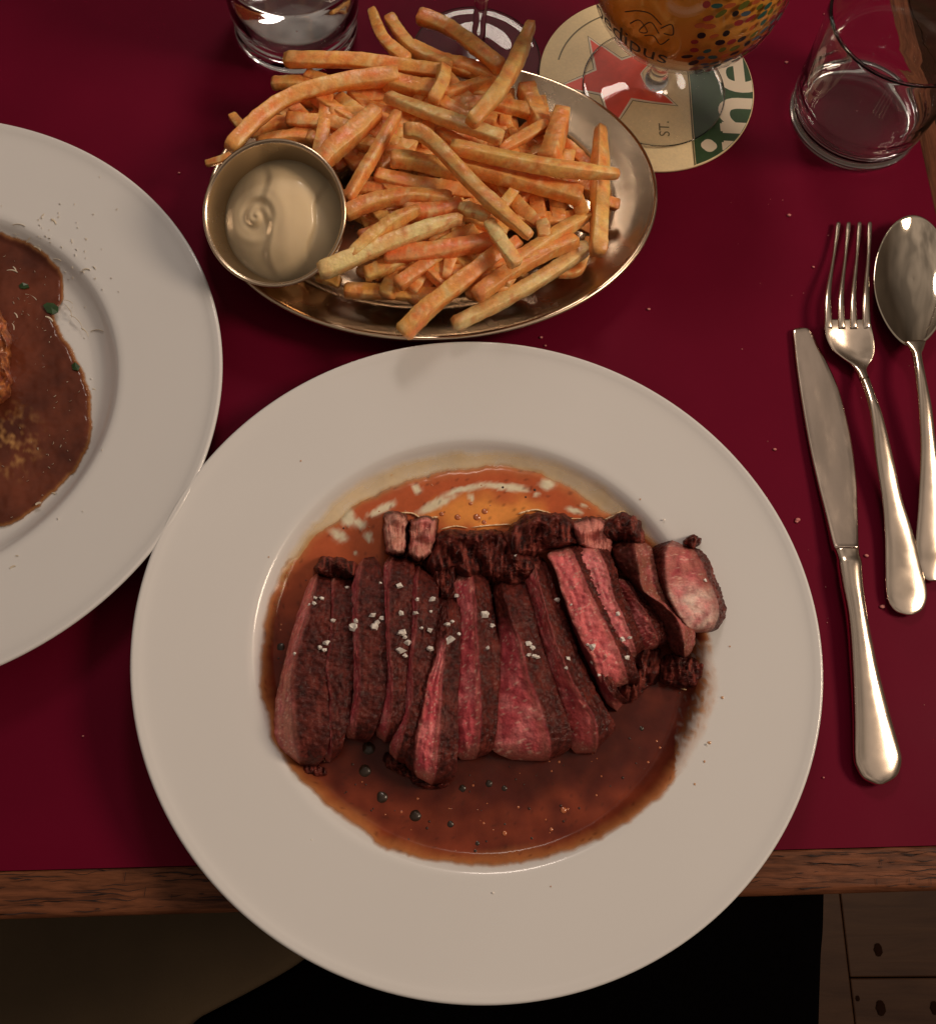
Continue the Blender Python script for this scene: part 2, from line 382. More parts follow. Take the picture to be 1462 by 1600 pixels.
A = alb
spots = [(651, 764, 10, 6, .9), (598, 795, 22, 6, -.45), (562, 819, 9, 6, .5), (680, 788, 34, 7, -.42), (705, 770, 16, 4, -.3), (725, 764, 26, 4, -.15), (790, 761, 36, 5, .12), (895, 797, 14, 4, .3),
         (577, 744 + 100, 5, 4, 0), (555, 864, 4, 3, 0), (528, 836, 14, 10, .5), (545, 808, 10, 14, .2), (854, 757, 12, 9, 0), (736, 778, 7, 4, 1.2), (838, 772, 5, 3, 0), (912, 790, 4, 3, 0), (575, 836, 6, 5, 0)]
def main_col(x, y, d):
    g1 = N((x * .012, y * .012, 3)); g2 = N((x * .035, y * .035, 8)); g3 = N((x * .15, y * .15, 1))
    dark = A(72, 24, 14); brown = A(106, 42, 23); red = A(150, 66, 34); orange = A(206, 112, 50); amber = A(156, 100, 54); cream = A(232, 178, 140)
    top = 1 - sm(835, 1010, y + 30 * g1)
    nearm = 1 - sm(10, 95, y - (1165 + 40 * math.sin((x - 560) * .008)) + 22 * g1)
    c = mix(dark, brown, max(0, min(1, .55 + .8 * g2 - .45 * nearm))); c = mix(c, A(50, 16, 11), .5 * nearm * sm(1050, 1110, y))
    orange_tone = mix(red, orange, sm(.9, .35, math.hypot((x - 760) / 130, (y - 800) / 42) + .35 * g2))  # the gravy's own red to orange tone at the back
    c = mix(c, orange_tone, top)
    # amber thin rim
    w_ = 24 + 13 * g1 + (8 if y > 1150 else 0)
    e = 1 - sm(4, w_, d + 5 * g2)
    c = mix(c, mix(red, amber, .65), e * (.75 if y > 900 else .55))
    e2 = 1 - sm(0, 12, d + 3 * g3)
    c = mix(c, amber, e2 * .8)
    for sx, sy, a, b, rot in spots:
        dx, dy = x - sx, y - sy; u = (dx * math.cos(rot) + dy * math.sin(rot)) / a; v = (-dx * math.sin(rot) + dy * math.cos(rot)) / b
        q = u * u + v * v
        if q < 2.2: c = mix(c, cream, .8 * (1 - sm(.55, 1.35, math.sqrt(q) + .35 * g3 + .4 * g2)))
    if g3 > .52: c = mix(c, A(60, 25, 15), .5)
    a = sm(-1, 11, d + 3 * g2) * (.93 if y < 900 else 1)
    # broken streaky film at right edge
    if x > 1055 and 1000 < y < 1260:
        k = sm(0, 46, d); a *= max(.18, min(1, k + .75 * g3 + .35 * g2)); c = mix(amber, c, k)
    return c[:3] + (a,)
OUT = [(700, 733), (765, 722), (830, 731), (890, 755), (935, 785), (985, 815), (1040, 860), (1095, 940), (1112, 1000), (1122, 1060), (1118, 1110), (1092, 1165), (1062, 1212), (1015, 1262), (950, 1308), (870, 1340), (770, 1356), (690, 1350), (610, 1330), (545, 1290), (490, 1240), (448, 1195), (420, 1150), (405, 1075), (407, 990), (422, 925), (452, 872), (488, 832), (530, 806), (560, 782), (625, 752)]
FZ = .0058
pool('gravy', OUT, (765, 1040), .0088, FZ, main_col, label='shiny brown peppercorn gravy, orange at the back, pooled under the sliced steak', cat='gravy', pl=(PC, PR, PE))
M['wet'] = mat('pale_glint_fat', A(212, 146, 100), rough=.24, coat=1, coat_r=.2, spec=.8)  # pale colour paints the glints along the meat; front streaks are also pale fat
gravy_obj = S.objects['gravy']; wr = random.Random(23); parts = []
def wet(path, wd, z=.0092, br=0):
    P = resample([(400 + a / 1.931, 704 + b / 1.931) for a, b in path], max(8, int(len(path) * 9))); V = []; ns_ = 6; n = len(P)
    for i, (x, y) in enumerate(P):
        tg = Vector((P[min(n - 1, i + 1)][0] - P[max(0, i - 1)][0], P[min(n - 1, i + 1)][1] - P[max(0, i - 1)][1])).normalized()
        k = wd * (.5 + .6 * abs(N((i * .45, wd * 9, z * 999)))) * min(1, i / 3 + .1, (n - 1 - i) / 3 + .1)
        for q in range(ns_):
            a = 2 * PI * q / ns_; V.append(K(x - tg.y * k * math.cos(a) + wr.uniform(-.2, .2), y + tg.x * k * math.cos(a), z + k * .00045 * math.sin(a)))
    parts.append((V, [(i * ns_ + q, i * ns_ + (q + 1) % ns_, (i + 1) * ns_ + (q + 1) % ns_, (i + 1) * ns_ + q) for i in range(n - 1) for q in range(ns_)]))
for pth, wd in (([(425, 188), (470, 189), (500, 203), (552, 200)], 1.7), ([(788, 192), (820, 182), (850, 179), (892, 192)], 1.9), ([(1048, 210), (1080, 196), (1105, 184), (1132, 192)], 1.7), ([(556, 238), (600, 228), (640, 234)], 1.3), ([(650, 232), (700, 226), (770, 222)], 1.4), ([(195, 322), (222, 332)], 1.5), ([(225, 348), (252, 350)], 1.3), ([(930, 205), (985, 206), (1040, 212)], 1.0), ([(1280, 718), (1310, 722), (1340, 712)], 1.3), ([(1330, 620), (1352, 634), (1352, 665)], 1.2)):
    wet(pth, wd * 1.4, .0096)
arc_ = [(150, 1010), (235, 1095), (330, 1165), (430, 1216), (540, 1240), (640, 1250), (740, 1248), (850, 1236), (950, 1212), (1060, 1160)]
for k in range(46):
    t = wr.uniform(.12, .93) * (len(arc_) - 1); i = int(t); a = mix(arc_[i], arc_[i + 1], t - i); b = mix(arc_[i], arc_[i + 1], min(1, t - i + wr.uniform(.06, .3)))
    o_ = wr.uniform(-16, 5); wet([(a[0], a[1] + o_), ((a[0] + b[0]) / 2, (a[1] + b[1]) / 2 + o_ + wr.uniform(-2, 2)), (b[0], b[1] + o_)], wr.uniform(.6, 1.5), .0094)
V, Fc = merge(parts); o = build('glint_fat_rim', V, Fc, M['wet'], gravy_obj); o['kind'] = 'stuff'
# thin clear juice round the back of the gravy
def film_col(x, y, d):
    g = N((x * .03, y * .03, 2)); return A(192, 150, 92)[:3] + (.42 * sm(0, 14, d) * (.9 + .4 * g) * (1 - sm(880, 1000, y)) + .0,)
pool('meat_juice', [(720, 700), (800, 702), (870, 716), (930, 745), (985, 790), (1020, 830), (1060, 900), (1060, 1000), (760, 1100), (430, 1000), (425, 930), (450, 860), (500, 800), (550, 755), (620, 722)], (760, 960), .0068, .0060, film_col,
     label='thin yellowish juice spread behind the gravy on the steak plate', cat='meat juice', pl=(PC, PR, PE))
LOUT = [(-200, 380), (-60, 355), (0, 362), (40, 375), (76, 396), (98, 430), (100, 468), (86, 488), (95, 515), (118, 550), (135, 590), (145, 640), (142, 690), (118, 735), (70, 785), (32, 815), (0, 824), (-80, 820), (-220, 700), (-260, 520)]
def left_col(x, y, d):
    g1 = N((x * .014, y * .014, 3)); g2 = N((x * .05, y * .05, 8)); g3 = N((x * .13, y * .13, 1))
    c = mix(A(60, 25, 15), A(88, 40, 24), max(0, min(1, .5 + .9 * g1 + .3 * g2)))
    k = max(0, 1 - math.hypot((x - 20) / 60, (y - 690) / 70)); c = mix(c, A(160, 110, 60), k * max(0, g2 + g3) * 1.1)
    c = mix(c, A(140, 88, 44), (1 - sm(0, 9, d)) * .8)
    return c[:3] + (sm(-1, 4, d),)
pool('gravy', LOUT, (-60, 600), .0082, FZ, left_col, label='brown gravy with green herb bits on the plate cut off at the left', cat='gravy', pl=(LC, LR, 1.0))

# ------------------------------------------------------------------ steak slices
PINK = A(158, 60, 60); PINK2 = A(190, 102, 94); DEEP = A(126, 38, 44); CRUST = A(70, 23, 17); CRUST2 = A(36, 12, 9); GREY = A(140, 80, 62); FAT = A(196, 150, 124)
trees = []
def slice_(lines, label, zs, pink, seed=0, n=125, m=14, fib=26, base=.0065, crust_to=0, grad=None, rough=1.0, endk=7, name='steak_slice', crustcol=None, pinkcol=None):
    """lines: polylines (photo px) left to right; zs: heights of the lines; pink: per strip 0..1 (1 = cut face)"""
    lines = [[(x - 3, y) for x, y in lines[0]]] + list(lines[1:-1]) + [[(x + 4.5, y) for x, y in lines[-1]]]
    P = [resample(l, n) for l in lines]
    for i in range(n):      # ends draw in a little, each differently
        t = i / (n - 1); e = max(0, abs(2 * t - 1) - .86) / .14
        if e > 0:
            cx = sum(p[i][0] for p in P) / len(P)
            for k_, p in enumerate(P):
                x, y = p[i]; p[i] = (x + (cx - x) * .38 * e ** 2, y + 3.5 * e * N((k_ * 1.9, t * 2, seed)) * 2)
    prof = []  # columns: (line index float)
    for s in range(len(lines) - 1):
        for k in range(m): prof.append(s + k / m)
    prof.append(len(lines) - 1.0)
    V = []; cols = []; Fc = []
    cc = crustcol or CRUST; pc = pinkcol or PINK
    for i in range(n):
        t = i / (n - 1); endf = (1 - abs(2 * t - 1) ** endk) ** .45 if 0 < t < 1 else .0
        endf = max(.12, endf)
        row = []
        for f in prof:
            s = min(int(f), len(lines) - 2); u = f - s
            x, y = mix(P[s][i], P[s + 1][i], u)
            z0 = zs[s] + (zs[s + 1] - zs[s]) * (u if zs[s + 1] < zs[s] else u ** .8)
            z = base + (z0 - base) * endf
            pk = pink[s]
            if s + 1 < len(pink) and u > .8: pk = pk + (pink[s + 1] - pk) * sm(.8, 1.15, u) * .9
            if s > 0 and u < .12: pk = pk + (pink[s - 1] - pk) * (1 - sm(-.12, .12, u)) * .9
            if crust_to and t < crust_to: pk *= sm(crust_to * .55, crust_to, t + .06 * N((x * .1, y * .1, seed)))
            wob = 2.2 * N((t * 7, f * 1.5, seed)) + 1.1 * N((t * 24, f * 2, seed + 3))
            x += wob * (1.0 if s in (0, len(lines) - 2) else .7)
            q = K(x, y, z)
            # relief: pebbled crust, fibrous pink face
            rc = N(q * 1, 700, seed) * .0011 + N(q, 1700, seed) * .0006
            fy_ = N((t * fib + .8 * N((f * 3, t * 6, seed)), f * 3.2, seed)) * .0009 + N((t * 9, f * 9, seed + 9)) * .0008 + N(q, 1500, seed) * .00025
            dz = (rc * (1 - pk) + fy_ * pk) * rough * min(1, endf * 1.5)
            q = q + Vector((0, 0, dz)); V.append(q)
            # colour
            n1 = N(q, 160, seed); n2 = N(q, 520, seed + 4); n3 = N((t * 9 + f * 2, f * 5.5, seed + 7)); n4 = N(q, 1300, seed)
            crust = mix(cc, CRUST2, max(0, min(1, (.45 + .8 * n2 + .3 * n4)))); st = N((t * 6, f * 16, seed + 2)); crust = mix(crust, A(98, 38, 28), max(0, min(.7, .8 * n1 + .5 * n4 + .5 * st)))
            if grad: pc = mix(grad[0], grad[1], sm(.36, .62, t + .12 * n1))
            pnk = mix(pc, DEEP, max(0, min(.8, .25 + 1.0 * n3 + .4 * n1))); pnk = mix(pnk, PINK2, max(0, min(.7, .12 + 1.0 * n1 + .35 * n4)))
            endb = sm(.80, 1.0, abs(2 * t - 1) + .12 * n1); pnk = mix(pnk, GREY, endb * .75)
            # brown band where the crust meets the face
            edge = max(sm(.72, .98, u), 1 - sm(.0, .22, u)) if pink[s] > .5 else 0
            pnk = mix(pnk, GREY, edge * .5)
            if pink[s] > .5 and (u > .95 or (s > 0 and u < .05)): pnk = mix(pnk, cc, .6)
            if n4 > .45 and pk > .5: pnk = mix(pnk, FAT, .5)
            row.append(mix(crust, pnk, pk)); cols.append(row[-1])
        # underside columns
        x, y = P[-1][i]; V.append(K(x, y, base)); cols.append(cc)
        x, y = P[0][i]; V.append(K(x, y, base)); cols.append(pc if pink[0] > .5 else cc)
    W = len(prof) + 2
    for i in range(n - 1):
        for k in range(W):
            k2 = (k + 1) % W; Fc.append((i * W + k, i * W + k2, (i + 1) * W + k2, (i + 1) * W + k))
    Fc.append(tuple(range(W))[::-1]); Fc.append(tuple((n - 1) * W + k for k in range(W)))
    Fc = [f[::-1] for f in Fc]
    o = build(name, V, Fc, M['meat'], cols=cols); tag(o, label, 'steak slice' if name == 'steak_slice' else 'steak piece', 'slices of the cut steak')
    trees.append(BVHTree.FromPolygons([tuple(v) for v in V], Fc)); return o
def blob(outline, label, z0, z1, seed, pink=0, col=None, rough=1.4, name='steak_piece', nr=42, tilt=0):
    P = smoothprof(list(outline) + [outline[0]], 10)[:-1]; P = [(x + 3.2 * N((x * .09, y * .09, seed)) + 2.4 * N((x * .3, y * .3, seed + 5)), y + 3.2 * N((x * .09, y * .09, seed + 8)) + 2.4 * N((x * .3, y * .3, seed + 3))) for x, y in P]; n = len(P); cx = sum(p[0] for p in P) / n; cy = sum(p[1] for p in P) / n
    V = []; cols = []; Fc = []
    for j in range(nr + 1):
        t = 1 - j / nr
        for k, (x, y) in enumerate(P):
            h = (1 - t ** 7) ** .5 * (.80 + .35 * N((cx + (x - cx) * t) * .05 * Vector((1, 0, 0)) + Vector((0, (cy + (y - cy) * t) * .05, seed)), 1))
            xx = cx + (x - cx) * t; yy = cy + (y - cy) * t; z = z0 + (z1 - z0) * h + tilt * (xx - cx) * h
            q = K(xx, yy, z)
            d = (N(q, 170, seed) * .0022 + N((xx * .16, yy * .045, seed)) * .0016 + N((xx * .05, yy * .30, seed + 6)) * .0007 + N(q, 800, seed) * .0006) * rough * (h + .15)
            d2 = (N((xx * .35, yy * .07, seed)) * .0008)
            q = q + Vector((0, 0, d * (1 - pink) + d2 * pink))
            V.append(q)
            n2 = N(q, 420, seed + 2); n4 = N(q, 1300, seed); n1 = N(q, 150, seed)
            c = mix(CRUST, CRUST2, max(0, min(1, .55 + 1.3 * n2))); c = mix(c, A(118, 52, 40), max(0, min(.7, .5 * n1 + 1.3 * N((xx * .22, yy * .04, seed + 5)))))
            if pink:
                pf = mix(col or GREY, A(130, 62, 52), max(0, min(.8, .2 + 1.1 * N((xx * .3, yy * .06, seed)))))
                pf = mix(pf, PINK2, max(0, min(.6, n1))); c = mix(pf, c, sm(.72, .97, t + .12 * n2))
            cols.append(c)
    for j in range(nr):
        for k in range(n): k2 = (k + 1) % n; Fc.append((j * n + k2, j * n + k, (j + 1) * n + k, (j + 1) * n + k2))
    base = len(V)
    for k, (x, y) in enumerate(P): V.append(K(x, y, .0062)); cols.append(CRUST2)
    for k in range(n): k2 = (k + 1) % n; Fc.append((k, k2, base + k2, base + k))
    Fc.append(tuple(range(base, base + n))); Fc = [f[::-1] for f in Fc]
    o = build(name, V, Fc, M['meat'], cols=cols); tag(o, label, 'steak piece', 'slices of the cut steak')
    trees.append(BVHTree.FromPolygons([tuple(v) for v in V], Fc)); return o

# back pieces first
blob([(672, 842), (700, 826), (735, 830), (770, 826), (790, 838), (800, 870), (790, 905), (745, 915), (700, 895), (672, 900), (660, 880)], 'dark crusty back lump of steak behind the middle slices', .008, .0255, 21)
blob([(780, 838), (815, 808), (850, 800), (890, 806), (905, 830), (900, 850), (850, 862), (815, 880), (785, 880)], 'rough dark brown crusted piece at the back right of centre', .008, .026, 22)
blob([(890, 815), (925, 806), (950, 816), (958, 850), (950, 880), (925, 862), (900, 850)], 'greyish pink back piece between crusted lump and curled slice', .008, .024, 23, pink=.8, col=A(170, 100, 84))
blob([(940, 818), (965, 802), (990, 806), (1006, 826), (1006, 848), (985, 850), (955, 845), (940, 838)], 'almost black shiny crust knob at the back right', .008, .027, 24)
blob([(598, 806), (606, 799), (628, 800), (637, 812), (636, 850), (632, 868), (606, 868), (600, 850)], 'pale brown cut cube at the back, left one of two', .008, .030, 25, pink=.9, col=A(168, 112, 92))
blob([(640, 814), (652, 808), (680, 808), (685, 820), (678, 862), (658, 878), (637, 870), (638, 840)], 'pale brown cut cube at the back, right one of two', .008, .029, 26, pink=.9, col=A(156, 98, 80))
blob([(490, 888), (500, 872), (530, 872), (556, 880), (560, 900), (535, 905), (505, 902)], 'thin dark curled crust at the back of the leftmost slices', .008, .0255, 27)
blob([(965, 1028), (1000, 1010), (1030, 1012), (1030, 1060), (1010, 1076), (985, 1100), (960, 1090), (955, 1050)], 'rough brown crust lump at the front ends of the right slices', .007, .0165, 28)
blob([(1024, 1038), (1045, 1022), (1075, 1026), (1098, 1036), (1100, 1055), (1085, 1074), (1055, 1072), (1030, 1064)], 'black glossy crusted end bit lying alone at the right front', .007, .018, 29)
blob([(440, 1180), (470, 1190), (505, 1198), (510, 1212), (480, 1212), (450, 1200)], 'dark wet crust scrap at the front of the leftmost slice', .007, .012, 30)
blob([(600, 1175), (640, 1190), (650, 1210), (700, 1222), (690, 1234), (655, 1230), (630, 1212), (600, 1196)], 'curled dark front crust under the pink middle slice', .007, .013, 31)

blob([(668, 880), (690, 868), (712, 880), (716, 935), (700, 950), (682, 935)], 'dark crust knob behind the sixth slice', .008, .0235, 34)
blob([(770, 868), (800, 862), (845, 872), (850, 900), (820, 915), (775, 918), (760, 895)], 'crusty brown lump behind the widest pink slice', .008, .027, 35)
z3 = lambda a, b, c_: [a, b, c_]
slice_([[(490, 897), (478, 930), (462, 979), (442, 1055), (433, 1100), (430, 1146), (446, 1184)], [(497, 893), (488, 930), (472, 979), (457, 1040), (456, 1090), (461, 1136), (467, 1196)], [(515, 898), (514, 940), (511, 1005), (506, 1045), (511, 1097), (512, 1149), (500, 1198)]],
       'leftmost steak slice, wide dark crust with a thin pinkish left side', [.013, .0275, .0255], [1, 0], 1, grad=(A(182, 92, 78), A(166, 98, 78)))
slice_([[(517, 893), (515, 940), (510, 1005), (506, 1045), (512, 1097), (512, 1149), (508, 1190)], [(522, 893), (520, 940), (515, 1005), (511, 1045), (516, 1097), (517, 1149), (514, 1192)], [(555, 898), (551, 930), (549, 979), (549, 1018), (548, 1045), (545, 1097), (535, 1149), (528, 1184)]],
       'second steak slice from the left, almost all dark crust', [.020, .026, .024], [.6, 0], 2)
slice_([[(560, 878), (553, 914), (551, 966), (553, 1018), (554, 1084), (543, 1136), (539, 1154)], [(566, 872), (559, 914), (556, 966), (559, 1018), (560, 1084), (556, 1128), (553, 1155)], [(588, 868), (594, 905), (598, 953), (602, 1018), (598, 1084), (588, 1123), (577, 1161)]],
       'third steak slice from the left, round topped crust', [.022, .028, .026], [.8, 0], 3)
slice_([[(605, 868), (600, 914), (600, 966), (603, 1018), (604, 1071), (597, 1110), (585, 1151)], [(612, 866), (606, 914), (606, 966), (608, 1018), (612, 1071), (609, 1112), (603, 1160)], [(646, 872), (641, 914), (638, 979), (635, 1018), (629, 1089), (625, 1125), (613, 1160)]],
       'fourth steak slice from the left, crust dotted with salt', [.022, .029, .027], [.8, 0], 4)
slice_([[(648, 882), (643, 914), (642, 966), (637, 1018), (633, 1097), (621, 1136), (606, 1180)], [(653, 880), (650, 914), (650, 966), (645, 1018), (641, 1097), (630, 1140), (617, 1190)], [(676, 898), (680, 930), (680, 992), (675, 1018), (661, 1084), (647, 1162), (632, 1198)]],
       'fifth steak slice from the left, narrow dark crust', [.022, .029, .026], [.8, 0], 5)
slice_([[(684, 926), (680, 966), (675, 1018), (660, 1070), (650, 1110), (638, 1165), (634, 1208)], [(692, 926), (688, 966), (683, 1018), (668, 1065), (660, 1110), (650, 1160), (646, 1216)], [(700, 926), (699, 970), (694, 1018), (690, 1060), (688, 1110), (684, 1160), (678, 1230)], [(717, 930), (715, 966), (714, 1018), (712, 1058), (711, 1110), (712, 1165), (705, 1226)]],
       'sixth slice from the left, pink lower half between two strips of crust', [.024, .028, .030, .027], [0, 1, 0], 6, crust_to=.35)
slice_([[(706, 894), (716, 940), (715, 1018), (714, 1040), (709, 1110), (710, 1162), (712, 1188)], [(738, 888), (742, 940), (746, 1018), (748, 1040), (750, 1110), (749, 1160), (744, 1186)], [(757, 892), (766, 950), (777, 1018), (777, 1060), (773, 1110), (768, 1165), (758, 1184)]],
       'long pink slice in the middle with dark crust down its right side', [.022, .030, .024], [1, 0], 7)
slice_([[(770, 905), (776, 950), (781, 1000), (777, 1060), (773, 1110), (770, 1160), (780, 1188)], [(782, 903), (792, 950), (810, 1000), (824, 1055), (842, 1104), (854, 1145), (862, 1190)], [(812, 898), (824, 940), (840, 1000), (858, 1055), (875, 1104), (889, 1150), (884, 1184)]],
       'widest pink slice in front right of the middle, tapering to crust at the back', [.020, .031, .026], [1, 0], 8, crust_to=.34, n=110)
slice_([[(812, 880), (826, 930), (842, 990), (860, 1055), (876, 1105), (890, 1155), (888, 1178)], [(832, 868), (847, 930), (864, 990), (886, 1050), (908, 1090), (930, 1130), (934, 1178)], [(850, 872), (866, 930), (888, 990), (912, 1050), (938, 1100), (958, 1136), (952, 1150)]],
       'pink slice right of the widest one, thick crust along its right', [.018, .030, .024], [1, 0], 9, pinkcol=A(165, 68, 62))
slice_([[(854, 868), (872, 900), (884, 940), (900, 990), (922, 1040), (945, 1090), (962, 1112)], [(860, 862), (879, 895), (893, 938), (910, 985), (932, 1035), (955, 1085), (972, 1100)], [(868, 862), (884, 890), (900, 935), (918, 980), (940, 1030), (962, 1080), (982, 1096)]],
       'narrow dark slice edge wedged between two pink slices on the right', [.020, .029, .028], [.5, 0], 10)
slice_([[(850, 860), (868, 885), (880, 926), (902, 981), (924, 1025), (941, 1066), (950, 1078)], [(892, 852), (903, 880), (916, 912), (935, 953), (962, 1008), (978, 1055), (984, 1070)], [(906, 850), (916, 880), (930, 912), (952, 953), (976, 1008), (992, 1052), (996, 1074)]],
       'bright pink slice at the right with its flat cut face up', [.030, .033, .028], [1, 0], 11, pinkcol=A(196, 88, 82))
slice_([[(902, 853), (919, 907), (935, 953), (951, 986), (966, 1020), (972, 1034)], [(932, 853), (948, 890), (957, 926), (971, 959), (984, 995), (995, 1026)], [(943, 852), (958, 890), (968, 926), (983, 959), (997, 995), (1005, 1020)]],
       'shorter bright pink slice right of the other flat pink one', [.029, .032, .027], [1, 0], 12, pinkcol=A(200, 98, 92))
slice_([[(955, 900), (966, 925), (975, 945), (985, 975), (995, 1005), (1000, 1022)], [(972, 903), (990, 930), (1003, 950), (1015, 970), (1027, 1000), (1026, 1014)], [(984, 905), (1000, 930), (1015, 950), (1030, 975), (1038, 1000), (1032, 1010)]],
       'short dull pink slice half hidden left of the folded slice', [.018, .026, .022], [1, 0], 13, pinkcol=A(140, 58, 50))
slice_([[(955, 842), (966, 882), (990, 913), (1012, 945), (1034, 981), (1056, 1026)], [(990, 842), (996, 885), (1004, 921), (1034, 945), (1060, 972), (1070, 1028)], [(1014, 848), (1022, 899), (1036, 934), (1056, 959), (1081, 986), (1074, 1024)]],
       'brown folded slice with a pale fat rim, second from the right', [.018, .031, .024], [.08, .6], 14, pinkcol=A(132, 74, 56))
slice_([[(1024, 848), (1018, 870), (1020, 895), (1033, 930), (1048, 955), (1070, 978)], [(1046, 842), (1036, 872), (1038, 905), (1044, 935), (1060, 962), (1082, 990)], [(1080, 852), (1098, 885), (1108, 910), (1118, 935), (1122, 960), (1110, 990)], [(1092, 850), (1106, 875), (1116, 900), (1127, 930), (1131, 960), (1114, 992)]],
       'rightmost end piece of steak with a broad pale pink cut face', [.014, .030, .029, .014], [0, 1, 0], 15, grad=(A(146, 78, 66), A(198, 152, 132)), fib=9)
blob([(1064, 848), (1076, 838), (1092, 840), (1093, 852), (1078, 856)], 'tiny black crust flap on top of the rightmost end piece', .02, .030, 33)

def drop(px, py, zdef=.012):
    o_ = CAM; d = (K(px, py, 0) - CAM).normalized(); best = None
    for t in trees:
        h = t.ray_cast(o_, d)
        if h[0] is not None and (best is None or h[3] < best[3]): best = h
    return (best[0], best[1]) if best else (K(px, py, zdef), Vector((0, 0, 1)))

M['smear'] = mat('dried_gravy_spot', A(150, 104, 70), rough=.3, coat=.5)
parts = []; dr_ = random.Random(44)
for px, py, r_ in [(1108, 1160, 3), (1100, 1190, 2), (1128, 1090, 2.4), (470, 720, 1.6), (1000, 780, 1.5), (612, 742, 2), (1085, 1225, 2), (860, 1385, 1.4), (420, 870, 1.4), (1140, 1010, 1.5)]:
    c = on_plate(px, py, PC, PR, PE, .0002); n = 10; r = r_ / ppm(px, py, .01)
    V = [c + Vector((r * dr_.uniform(.6, 1.2) * math.cos(2 * PI * k / n), r * dr_.uniform(.6, 1.2) * math.sin(2 * PI * k / n), 0)) for k in range(n)] + [c + Vector((0, 0, r * .35))]
    parts.append((V, [(k, (k + 1) % n, n) for k in range(n)]))
V, Fc = merge(parts); o = build('gravy_spots', V, Fc, M['smear']); tag(o, 'tiny gravy spots splashed on the rim of the steak plate', 'gravy spots', kind='stuff')
# ------------------------------------------------------------------ salt flakes
flakes = []
for zx, zy, s in [(357, 980, 9), (395, 980, 9), (350, 1010, 8), (460, 1115, 10), (590, 1160, 18), (600, 1120, 12), (708, 1150, 17), (700, 1080, 12), (725, 1130, 12), (748, 890, 8), (860, 905, 14), (870, 1070, 10), (958, 1072, 11), (968, 990, 8), (1060, 985, 13), (1040, 1172, 11), (995, 1160, 7), (1150, 1138, 11), (1168, 1235, 16), (878, 1190, 16), (895, 1215, 9), (915, 1248, 14), (872, 1300, 16), (892, 1325, 10), (1042, 1285, 12), (425, 1250, 14), (382, 1275, 9), (412, 1292, 9), (1365, 1082, 17), (1415, 1150, 9), (1208, 965, 10), (1220, 1195, 8), (232, 1315, 8), (1052, 1060, 6), (1180, 1120, 9), (1390, 1280, 9), (755, 1100, 10), (322, 1020, 6), (545, 915, 8)]:
    flakes.append((400 + zx / 3.847, 680 + zy / 3.847, s / 3.847))
for zx, zy, s in [(30, 918, 9), (400, 940, 9), (745, 1018, 12), (770, 1165, 10), (815, 1160, 8), (600, 1210, 13), (575, 1200, 8), (242, 1190, 12), (262, 1212, 10), (270, 1262, 10), (240, 1255, 8), (290, 1270, 8), (28, 1090, 10), (462, 1275, 10), (640, 1370, 7), (5, 1020, 7), (455, 1330, 7), (600, 1300, 7), (165, 690, 6), (1245, 830, 7), (480, 970, 5), (800, 1270, 8)]:
    flakes.append((760 + zx / 3.655, 680 + zy / 3.655, s / 3.655))
fr = random.Random(2)
for px, py, s in flakes:
    p, nrm = drop(px, py); r_ = s * 2.25 / ppm(px, py, .03)
    n = fr.choice([4, 5, 6]); V = []; a0 = fr.uniform(0, 6)
    ring = []
    for k in range(n):
        a = a0 + 2 * PI * k / n; q = r_ * fr.uniform(.6, 1.1); ring.append(Vector((q * math.cos(a), q * .8 * math.sin(a), fr.uniform(-.0003, .0003))))
    V = [v + Vector((0, 0, 0)) for v in ring] + [v * .6 + Vector((0, 0, r_ * fr.uniform(.35, .9))) for v in ring]
    tl = Matrix.Rotation(fr.uniform(-.6, .6), 3, 'X') @ Matrix.Rotation(fr.uniform(-.6, .6), 3, 'Y')
    V = [tl @ v + p + Vector((0, 0, r_ * .15)) for v in V]
    Fc = [(k, (k + 1) % n, n + (k + 1) % n, n + k) for k in range(n)] + [tuple(range(n, 2 * n)), tuple(range(n))[::-1]]
    o = build('salt_flake', V, Fc, M['salt'], smooth=False); where = next(w_ for lim, w_ in ((514, 'leftmost steak slice'), (552, 'second steak slice from the left'), (600, 'third steak slice from the left'), (642, 'fourth steak slice from the left'), (680, 'fifth steak slice from the left'), (714, 'sixth slice with pink lower half'), (776, 'long pink middle slice'), (845, 'widest pink slice and its crust'), (905, 'slices right of the widest pink one'), (2000, 'flat bright pink slices at the right')) if px < lim)
    tag(o, 'small white flake of coarse salt on the ' + where, 'salt flake', 'salt flakes scattered on the steak')

def sphere_vf(c, r, nu=16, nv=10, sq=(1, 1, 1), jit=0, seed=0):
    V = [c + Vector((0, 0, -r * sq[2]))]; Fc = []
    for j in range(1, nv):
        b = -PI / 2 + PI * j / nv
        for i in range(nu):
            a = 2 * PI * i / nu; d = Vector((math.cos(a) * math.cos(b), math.sin(a) * math.cos(b), math.sin(b))); k = 1 + jit * N(d * 1.7, 1.3, seed)
            V.append(c + Vector((d.x * r * sq[0] * k, d.y * r * sq[1] * k, d.z * r * sq[2] * k)))
    V.append(c + Vector((0, 0, r * sq[2]))); top = len(V) - 1
    for i in range(nu):
        i2 = (i + 1) % nu
        Fc.append((0, 1 + i2, 1 + i))
        for j in range(nv - 2): Fc.append((1 + j * nu + i, 1 + j * nu + i2, 1 + (j + 1) * nu + i2, 1 + (j + 1) * nu + i))
        Fc.append((1 + (nv - 2) * nu + i, 1 + (nv - 2) * nu + i2, top))
    return V, Fc
